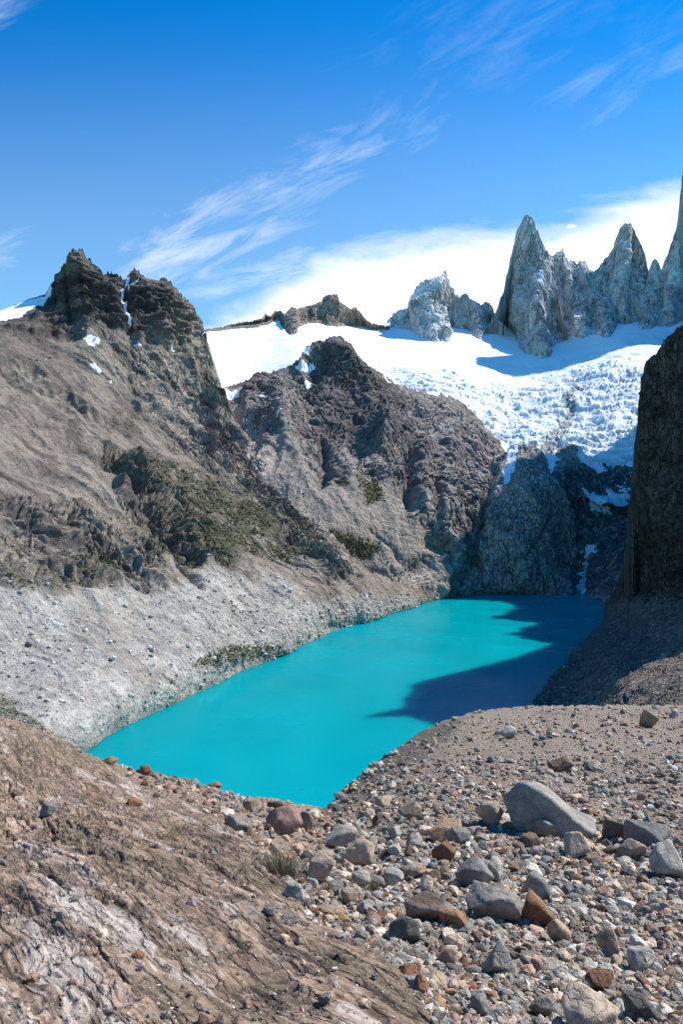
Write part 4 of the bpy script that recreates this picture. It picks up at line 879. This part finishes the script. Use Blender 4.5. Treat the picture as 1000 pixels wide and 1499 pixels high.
def put_stone(name, x, ybase, w, h, colour, seed, label, cat, group=None, sub=3, tilt=0.0, depth=None, planes=11, alt=None, sink=0.22, shape=None, rough=0.05, soft=14.0):
    """x, ybase: bearing and height angle of the foot; w, h: width and height seen, in the same units"""
    g, n, sl = ground_at(x, ybase); k = g[1]/F
    v, f = rock_shape(sub, seed, planes, soft, rough)
    if shape is not None: v = shape(v)
    r_ = np.random.default_rng(seed+5)
    v = v@rotm(0, 0, r_.uniform(-0.5, 0.5)).T
    v = v/np.abs(v).max(0)
    hw = w*k*0.5; hh = h*k*0.5/(1-sink); hd = (depth or (0.55*w+0.35*h))*k*0.5
    v = v*np.array([hw, hd, hh]); v = v@rotm(0, -tilt, 0).T
    C = tint_of(v/max(hw, hh)*0.8, PAL[colour] if isinstance(colour, str) else colour, seed, alt)
    o = make_mesh(name, v, f, C, M_stone, smooth=True)
    o.location = (g[0], g[1]+hd*0.7, g[2]+hh*(1-2*sink)+0.0)
    g2, n2, s2 = ground_at(x, ybase)
    tag(o, label, cat, group)
    return o
def dome(v):     # long back falling to the right
    d = v/np.linalg.norm(v, axis=1, keepdims=True); v = d*(0.62+0.38*np.linalg.norm(v, axis=1, keepdims=True)/np.linalg.norm(v, axis=1).max())*0.6+v*0.4; v /= np.abs(v).max(0)
    v = v.copy(); t = np.clip((v[:, 0]+1)/2, 0, 1); v[:, 2] = np.where(v[:, 2] > -0.2, (v[:, 2]+0.2)*(1.0-0.78*sstep(t, 0.35, 1.0))*(0.85+0.15*sstep(t, 0, 0.2))-0.2, v[:, 2]); return v
def wedge(v):
    v = v.copy(); v[:, 2] *= 1-0.35*(v[:, 0]+1)/2; return v
B = [
 ('boulder', 818, 1226, 142, 80, (0.36, 0.34, 0.31), 11, 'largest grey boulder with a long back sloping right', dict(sub=5, shape=dome, planes=7, alt=(0.34, 0.32, 0.28), sink=0.34, rough=0.06, tilt=0.06)),
 ('boulder', 722, 1208, 46, 38, 'pale tan', 12, 'pale tan boulder leaning on the left end of the largest boulder', dict(sub=4)),
 ('boulder', 606, 1196, 48, 22, 'tan', 13, 'flat tan block alone left of the largest boulder, below the moraine crest', dict(sub=4)),
 ('boulder', 848, 1253, 44, 36, 'pale tan', 14, 'rounded pale tan boulder just below the middle of the largest boulder', dict(sub=4)),
 ('boulder', 798, 1226, 52, 28, 'tan', 15, 'tan block against the foot of the largest boulder', dict(sub=4, alt=(0.5, 0.44, 0.38))),
 ('boulder', 780, 1240, 42, 24, 'brown', 16, 'low brown block under the tan block at the largest boulder', dict(sub=4)),
 ('boulder', 650, 1262, 38, 26, 'rust brown', 17, 'rusty dark red stone in the middle of the rubble', dict(sub=4)),
 ('boulder', 655, 1230, 58, 30, 'tan', 18, 'orange tan slab tilted up to the right above the rusty dark red stone', dict(sub=4, tilt=0.35, alt=(0.40, 0.2, 0.09))),
 ('boulder', 676, 1238, 30, 26, 'blue grey', 19, 'blue grey block right of the orange tan tilted slab', dict(sub=4)),
 ('boulder', 526, 1272, 58, 42, 'pale tan', 20, 'pale tan cracked boulder near the dry grass', dict(sub=4, planes=9)),
 ('boulder', 500, 1240, 84, 26, 'pale grey', 21, 'long pale bluish slab leaning towards the lake', dict(sub=4, tilt=0.42)),
 ('boulder', 520, 1230, 28, 26, 'blue grey', 22, 'blue grey block on the right end of the long pale slab', dict(sub=4)),
 ('boulder', 722, 1343, 92, 52, 'grey', 23, 'broad low grey boulder in the centre of the rubble', dict(sub=5, planes=8, alt=(0.33, 0.28, 0.22), rough=0.07)),
 ('boulder', 700, 1300, 60, 40, 'blue grey', 24, 'bluish boulder directly behind the broad low grey one', dict(sub=4)),
 ('boulder', 728, 1288, 34, 30, 'pale grey', 25, 'pale pointed stone on top of the bluish boulder', dict(sub=4, planes=7)),
 ('boulder', 790, 1316, 48, 34, 'grey', 26, 'grey slab tilting down to the right, right of the bluish boulder', dict(sub=4, tilt=-0.5)),
 ('boulder', 790, 1348, 62, 44, 'rust brown', 27, 'split rusty brown boulder right of the broad low grey one', dict(sub=4, planes=8, alt=(0.36, 0.22, 0.11))),
 ('boulder', 593, 1367, 52, 38, 'dark grey', 28, 'dark rounded boulder at the lower left of the rubble', dict(sub=4, planes=16, soft=8, alt=(0.22, 0.18, 0.16))),
 ('boulder', 632, 1350, 84, 36, 'brown', 29, 'wide brown grey block between the dark rounded boulder and the broad low grey one', dict(sub=4, alt=(0.3, 0.27, 0.24))),
 ('boulder', 670, 1360, 52, 28, 'orange', 30, 'orange tan wedge in front of the broad low grey boulder', dict(sub=4, alt=(0.42, 0.3, 0.22))),
 ('boulder', 818, 1372, 46, 38, 'tan', 31, 'brownish tan block below the split rusty boulder', dict(sub=4)),
 ('boulder', 900, 1392, 40, 34, 'tan', 32, 'tan faceted stone at the right of the lower rubble', dict(sub=4)),
 ('boulder', 945, 1412, 44, 44, 'pale grey', 33, 'pale grey pointed stone right of the tan faceted one', dict(sub=4, planes=8)),
 ('boulder', 878, 1448, 52, 32, 'rust brown', 34, 'rusty brown block near the bottom right', dict(sub=4)),
 ('boulder', 735, 1432, 56, 40, 'grey', 35, 'grey angular plate lying low in the pebbles near the bottom', dict(sub=4, planes=7, tilt=0.2)),
 ('boulder', 985, 1284, 54, 50, 'pale grey', 36, 'rounded whitish boulder at the right edge', dict(sub=4, planes=18, soft=7)),
 ('boulder', 962, 1240, 74, 30, 'blue grey', 37, 'wide bluish grey slab above the whitish boulder at the right edge', dict(sub=4)),
 ('boulder', 908, 1232, 48, 32, 'brown', 38, 'brown angular block right of the largest boulder', dict(sub=4, planes=8)),
 ('boulder', 930, 1252, 44, 30, 'tan', 39, 'tan block in front of the brown angular block', dict(sub=4)),
 ('boulder', 952, 1062, 30, 26, 'tan', 40, 'tan pointed rock standing on the moraine crest at the right', dict(sub=4, planes=7, tilt=-0.3)),
 ('boulder', 826, 1134, 40, 20, 'brown', 41, 'brown block alone on the gravel below the crest', dict(sub=4)),
 ('boulder', 747, 1083, 28, 17, 'pale grey', 42, 'pale bluish block on the dark gravel near the crest', dict(sub=3)),
 ('boulder', 465, 1292, 50, 36, 'pale tan', 43, 'whitish tan boulder right of the dry grass tuft', dict(sub=4)),
 ('boulder', 430, 1318, 32, 26, 'pale grey', 44, 'pale grey block at the edge of the bedrock slab below the dry grass', dict(sub=4)),
 ('boulder', 462, 1297, 24, 20, 'white', 45, 'small white stone in front of the whitish tan boulder', dict(sub=3)),
 ('boulder', 418, 1222, 60, 44, 'pinkish', 46, 'big pinkish brown block heap corner above the dry grass', dict(sub=4, alt=(0.22, 0.15, 0.11))),
 ('boulder', 445, 1214, 34, 30, 'grey', 47, 'grey stone to the right of the big pinkish brown block', dict(sub=4)),
 ('boulder', 372, 1192, 34, 22, 'tan', 48, 'tan stone on the rocky lip above the lake', dict(sub=4)),
 ('boulder', 405, 1186, 30, 18, 'brown', 49, 'brown stone on the lip right of the tan one', dict(sub=3)),
 ('boulder', 345, 1215, 42, 24, 'grey', 50, 'grey rock plate below the rocky lip', dict(sub=4)),
 ('boulder', 60, 1212, 30, 20, 'blue grey', 51, 'bluish stone lying alone on the bedrock slab', dict(sub=4)),
 ('boulder', 940, 1484, 64, 34, 'dark grey', 52, 'dark grey flat block in the bottom right corner', dict(sub=4)),
 ('boulder', 872, 1512, 96, 42, 'pale tan', 53, 'wide pale tan boulder cut by the bottom edge', dict(sub=4, planes=14, soft=8)),
 ('boulder', 800, 1478, 50, 34, 'grey', 54, 'grey boulder left of the grass at the bottom', dict(sub=4)),
 ('boulder', 160, 1120, 30, 12, 'orange', 55, 'flat orange stone on the bedrock crest against the lake', dict(sub=3)),
 ('boulder', 314, 1154, 26, 9, 'orange', 56, 'thin orange plate on the lip against the turquoise water', dict(sub=3)),
 ('boulder', 212, 1135, 22, 14, 'rust brown', 57, 'rusty stone on the crest right of the flat orange one', dict(sub=3)),
 ('boulder', 575, 1295, 34, 24, 'pale grey', 58, 'pale grey stone between the cracked tan boulder and the bluish one', dict(sub=4)),
 ('boulder', 610, 1282, 42, 26, 'tan', 59, 'low tan block below the rusty dark red stone', dict(sub=4)),
 ('boulder', 545, 1250, 30, 24, 'grey', 60, 'grey cube like stone behind the cracked tan boulder', dict(sub=4)),
]
placed = []
for nm, x, y, w, h, colr, seed, lab, kw in B:
    put_stone(nm, x, y, w, h, colr, seed, lab, 'boulder', **kw); placed.append((x, y-h/2, w/2, h/2))

def dens(x, y, sl):
    """how stony the ground is"""
    d = 1.0
    if sl > 0.5: return 0.015
    if y < 1110 and x > 480: d = 0.8
    if x < 480 and y < 1260: d = 1.0
    if y < 1190 and x > 620: d *= 0.9
    return d
r_ = np.random.default_rng(99)
names = ['grey', 'pale grey', 'blue grey', 'dark grey', 'tan', 'pale tan', 'brown', 'rust brown', 'pinkish', 'orange']
pw = np.array([.23, .14, .16, .07, .13, .09, .08, .03, .06, .01]); pw /= pw.sum()
pwl = np.array([.10, .07, .05, .08, .16, .10, .18, .10, .12, .04]); pwl /= pwl.sum()
ANCH = [(b[1], b[2], b[3]) for b in B]
SHORT = ['largest boulder', 'pale tan boulder at the largest one', 'lone flat tan block', 'round tan boulder below the largest one', 'tan block under the largest one', 'low brown block under the largest one', 'rusty dark red stone',
 'orange tan tilted slab', 'blue grey block by the tilted slab', 'cracked tan boulder', 'long leaning slab', 'blue grey block on the leaning slab', 'broad low grey boulder', 'bluish central boulder', 'pale pointed stone', 'grey slab in the centre',
 'split rusty boulder', 'dark rounded boulder', 'wide brown grey block', 'orange tan wedge', 'brownish block below the split boulder', 'tan faceted stone', 'pale grey pointed stone', 'rusty bottom block', 'grey angular plate',
 'whitish boulder at the edge', 'wide bluish slab', 'brown angular block', 'tan block by the brown angular one', 'pointed rock on the crest', 'lone brown block on the gravel', 'pale block near the crest', 'whitish tan boulder by the grass', 'pale block by the bedrock slab',
 'small white stone', 'big pinkish brown block', 'grey stone by the pinkish block', 'tan stone on the lip', 'brown stone on the lip', 'grey plate below the lip', 'bluish stone on the slab', 'dark corner block', 'wide tan bottom boulder', 'grey boulder by the bottom grass',
 'flat orange stone', 'thin orange plate', 'rusty crest stone', 'pale stone between the cracked and bluish boulders', 'low tan block below the red stone', 'cube like grey stone']
used = set()
def name_stone(x, y, w, h, colr):
    size = 'small' if w < 13 else ('medium' if w < 20 else 'large')
    order = sorted(range(len(ANCH)), key=lambda i: math.hypot(ANCH[i][0]-x, (ANCH[i][1]-y)*1.3))
    for form in (('flat' if h < .62*w else 'blocky'), ):
        for far in ('close', 'a little way', 'further'):
            for i in order[:6]:
                dx = x-ANCH[i][0]; dy = y-ANCH[i][1]; dd = math.hypot(dx, dy)
                ww = ('left of' if dx < 0 else 'right of') if abs(dx) > abs(dy) else ('behind' if dy < 0 else 'in front of')
                fr = 'close' if dd < 45 else ('a little way' if dd < 90 else 'further')
                if fr != far: continue
                t = '%s %s %s stone %s %s the %s' % (size, form, colr, fr, ww, SHORT[i])
                if t not in used and len(t.split()) <= 16: used.add(t); return t
    return '%s %s %s stone among the loose rubble of the moraine' % (size, form, colr)
count = 0; tries = 0; big = []
while count < 245 and tries < 20000:
    tries += 1
    x = r_.uniform(150, 1010); y = r_.uniform(1036, 1510)
    if y < FTOP(x)+4: continue
    g, n, sl = ground_at(x, y)
    if sl > 0.4 or r_.random() > dens(x, y, sl): continue
    w = (9+r_.pareto(2.2)*7)*(0.55+0.75*sstep(np.array(y), 1040, 1330)); w = min(float(w), 42)
    if any(abs(x-a)/(c+w*.5) < 0.8 and abs(y-w*.3-b)/(d+w*.35) < 0.8 for a, b, c, d in placed): continue
    h = w*r_.uniform(0.5, 0.85); nm = names[r_.choice(len(names), p=pwl if x < 480 else pw)]
    put_stone('stone', x, y, w, h, nm, 1000+count, name_stone(x, y, w, h, nm), 'stone', group='loose stones of the moraine', sub=3, tilt=r_.uniform(-.35, .35), planes=int(r_.integers(7, 14)), soft=r_.uniform(9, 22))
    placed.append((x, y-h/2, w/2, h/2)); count += 1

def merged(name, items, sub, mat, nshape=14, seed=0, planes=9, **tags):
    """many small stones: position, size, colour -> one mesh"""
    rr = np.random.default_rng(seed); shapes = [rock_shape(sub, seed+i, planes, 12, 0.04) for i in range(nshape)]
    Vs = []; Fs = []; Cs = []; off = 0
    for (p, s, c) in items:
        v, f = shapes[rr.integers(nshape)]
        R = rotm(rr.uniform(-.4, .4), rr.uniform(-.4, .4), rr.uniform(0, 6.28))
        sc = np.array([rr.uniform(.8, 1.15), rr.uniform(.7, 1.0), rr.uniform(.5, .85)])*s
        q = (v*sc)@R.T+p; Vs.append(q); Fs.append(f+off); off += len(v)
        Cs.append(np.ones((len(v), 3))*c*rr.uniform(.85, 1.12, (len(v), 1)))
    o = make_mesh(name, np.concatenate(Vs), np.concatenate(Fs), np.concatenate(Cs), mat, smooth=False)
    tag(o, **tags); return o
def scatter_ground(n, wmin, alpha, wmax, seed, densf, x0=-60, x1=1190, y0=1035, y1=1560):
    rr = np.random.default_rng(seed); out = []
    x0_, dx, px, py, P, N, slab = FG
    while len(out) < n:
        x = rr.uniform(x0, x1); y = rr.uniform(y0, y1)
        if y < FTOP(x)+1.5: continue
        g, nn, sl = ground_at(x, y)
        if rr.random() > densf(x, y, sl): continue
        w = min(wmin+rr.pareto(alpha)*wmin*0.9, wmax)*(0.55+0.6*float(sstep(np.array(float(y)), 1040, 1350)))
        s = w*0.5*g[1]/F
        nm = names[rr.choice(len(names), p=pwl if x < 480 and y < 1260 else pw)]
        c = np.array(PAL[nm])*rr.uniform(.5, 1.3)*np.array([1.16, 1.07, 0.93])
        out.append((g+nn*s*0.25, s, c))
    return out
merged('rubble', scatter_ground(10800, 6.5, 2.6, 20, 5, dens), 2, M_stone, 18, 300, label='grey and tan rubble of small stones covering the moraine', kind='stuff')
merged('rubble', scatter_ground(3800, 12, 3.2, 30, 8, dens, y0=1110), 3, M_stone, 24, 800, label='larger mixed rubble of brown and grey stones heaped on the moraine', kind='stuff')
merged('gravel', scatter_ground(36500, 2.6, 2.8, 7, 6, lambda x, y, sl: (0.05 if sl > .5 else (0.75 if y < 1120 else 1.0))), 1, M_peb, 16, 500, planes=8, label='fine grey gravel between the stones of the moraine', kind='stuff')

# ------------------------------------------------------------------ dry grass
def grass_tuft(x, y, w, h, n, seed, label, colr):
    rr = np.random.default_rng(seed); g, nn, sl = ground_at(x, y); k = g[1]/F
    V = []; Fc = []; C = []; o = 0
    for i in range(n):
        b = np.array([rr.normal(0, .22)*w*k, rr.normal(0, .16)*w*k, -0.01]); hh = h*k*rr.uniform(.45, 1.05); lean = np.array([b[0]*0.9+rr.normal(0, .20)*hh, b[1]*0.8+rr.normal(0, .2)*hh, hh])
        wd = 0.0022+0.0006*rr.random(); sd = rr.normal(size=3); sd[2] = 0; sd /= np.linalg.norm(sd); c = np.array(colr[rr.integers(len(colr))])*rr.uniform(.7, 1.2)
        for t in (0, .35, .7, 1):
            m = b+lean*t*np.array([t**.6, t**.6, 1])-np.array([0, 0, .12*hh*t*t]); ww = wd*(1-t*0.85)
            V += [m-sd*ww, m+sd*ww]; C += [c, c]
        for q in range(3): Fc.append([o+2*q, o+2*q+1, o+2*q+3, o+2*q+2])
        o += 8
    ob = make_mesh('grass_tuft', np.array(V), np.array(Fc), np.array(C), M_grass); ob.location = g.tolist()
    tag(ob, label, 'grass tuft')
M_grass = rock_mat('dry_grass', 0.05, 0.0, 0.2, detail=2)
straw = [(0.36, 0.30, 0.18), (0.24, 0.20, 0.11), (0.15, 0.13, 0.07), (0.30, 0.26, 0.17)]
grass_tuft(410, 1282, 58, 52, 700, 1, 'large tuft of dry straw coloured grass at the edge of the bedrock slab', straw)
grass_tuft(548, 1300, 26, 26, 220, 2, 'small dry grass tuft beside the cracked pale tan boulder', straw)
grass_tuft(476, 1300, 30, 22, 220, 5, 'reddish dry grass tuft between stones right of the large tuft', [(0.34, 0.20, 0.11), (0.25, 0.17, 0.09)])
grass_tuft(860, 1482, 60, 26, 400, 3, 'dark green grass tuft near the bottom edge among stones', [(0.10, 0.11, 0.04), (0.16, 0.14, 0.06), (0.08, 0.07, 0.03)])
grass_tuft(238, 1228, 50, 9, 300, 4, 'low brown grass growing in a crack of the bedrock slab', [(0.30, 0.2, 0.1), (0.22, 0.16, 0.08)])

# ------------------------------------------------------------------ pale boulders and low shrubs on the far slope
def slope_spots(key, n, wf, seed):
    px, py, P, N, m = scatter[key]; wt = np.clip(wf(px, py, m), 0, None).ravel().astype(float)*(px.ravel() > -60)
    rr = np.random.default_rng(seed); idx = rr.choice(wt.size, n, p=wt/wt.sum()); return P.reshape(-1, 3)[idx], px.ravel()[idx], py.ravel()[idx], rr
def fleck(sub, key, n, wf, seed, smin, alpha, smax, cols, name, label, mat):
    P, qx, qy, rr = slope_spots(key, n, wf, seed); it = []
    for p in P:
        s = min(smin*(1+rr.pareto(alpha)), smax)*p[1]/F*0.5; it.append((p+np.array([0, 0, s*0.3]), s, np.array(cols[rr.integers(len(cols))])*rr.uniform(.8, 1.15)))
    merged(name, it, sub, mat, 14, seed, label=label, kind='stuff')
M_far_stone = rock_mat('moraine_boulder', 3.0, 0.3, 0.25, detail=4)
fleck(1, 'left', 12000, lambda x, y, m: m['moraine'], 31, 1.25, 2.3, 8, [(0.60, 0.58, 0.54), (0.46, 0.43, 0.39), (0.52, 0.49, 0.45), (0.30, 0.27, 0.24)], 'rubble', 'pale boulders strewn over the moraine slope above the left shore', M_far_stone)
fleck(1, 'left', 5000, lambda x, y, m: (1-m['moraine'])*(1-m['upper'])*(y < 1000), 32, 1.0, 3.0, 5, [(0.34, 0.30, 0.26), (0.22, 0.19, 0.17), (0.42, 0.38, 0.34)], 'rubble', 'scattered stones on the brown slope above the moraine', M_far_stone)
fleck(1, 'central', 3500, lambda x, y, m: m['scree']+m['low'], 33, 1.0, 3.0, 4.5, [(0.34, 0.31, 0.28), (0.22, 0.19, 0.17), (0.45, 0.42, 0.39)], 'rubble', 'scattered stones on the scree fans above the far shore', M_far_stone)
fleck(1, 'right', 9000, lambda x, y, m: m['scree']*(x < 1030), 34, 1.0, 2.8, 6, [(0.24, 0.20, 0.17), (0.14, 0.12, 0.10), (0.36, 0.32, 0.27)], 'rubble', 'dark scree stones below the shaded cliff', M_far_stone)
wb = [(284, 655, 924), ]
for i, (x, y, w, h, lab) in enumerate([(124, 928, 9, 7, 'white boulder alone beside the brown scree strip on the moraine slope'), (425, 866, 9, 8, 'bright white boulder high on the right part of the moraine slope'), (42, 944, 18, 9, 'dark flat boulder on the left of the moraine slope'),
                                      (278, 941, 8, 6, 'white boulder in the middle of the moraine slope'), (220, 943, 6, 6, 'small white twin boulder left of the middle one'), (168, 961, 6, 6, 'small pale boulder below the scree strip start')]):
    px, py, P, N, m = scatter['left']; j = np.argmin((px-x)**2+(py-y)**2); p = P.reshape(-1, 3)[j]; k = p[1]/F
    v, f = rock_shape(3, 900+i, 9); v = v*np.array([w, w*.8, h])*0.5*k
    o = make_mesh('boulder', v, f, np.ones(v.shape)*(np.array([.66, .65, .62]) if 'dark' not in lab else np.array([.2, .18, .16])), M_far_stone); o.location = (p+np.array([0, 0, h*k*.3])).tolist(); tag(o, lab, 'boulder')
M_shrub = rock_mat('shrub_leaves', 2.0, 0.6, 0.5, detail=5)
greens = [(0.040, 0.048, 0.018), (0.055, 0.06, 0.022), (0.075, 0.075, 0.03), (0.10, 0.095, 0.035)]
fleck(1, 'left', 9000, lambda x, y, m: np.clip(m['green']-0.10, 0, 1)**1.3, 41, 1.3, 3.0, 4.5, greens, 'shrubs', 'dark green low shrubs on the slope above the moraine', M_shrub)
fleck(1, 'left', 2200, lambda x, y, m: m['tall']**2, 42, 1.3, 3, 4.5, greens, 'shrubs', 'dark shrubs in small patches on the moraine slope', M_shrub)
fleck(1, 'central', 1800, lambda x, y, m: m['green']**2, 43, 1.3, 3, 4, greens, 'shrubs', 'dark shrubs on the scree fans of the middle mountain', M_shrub)
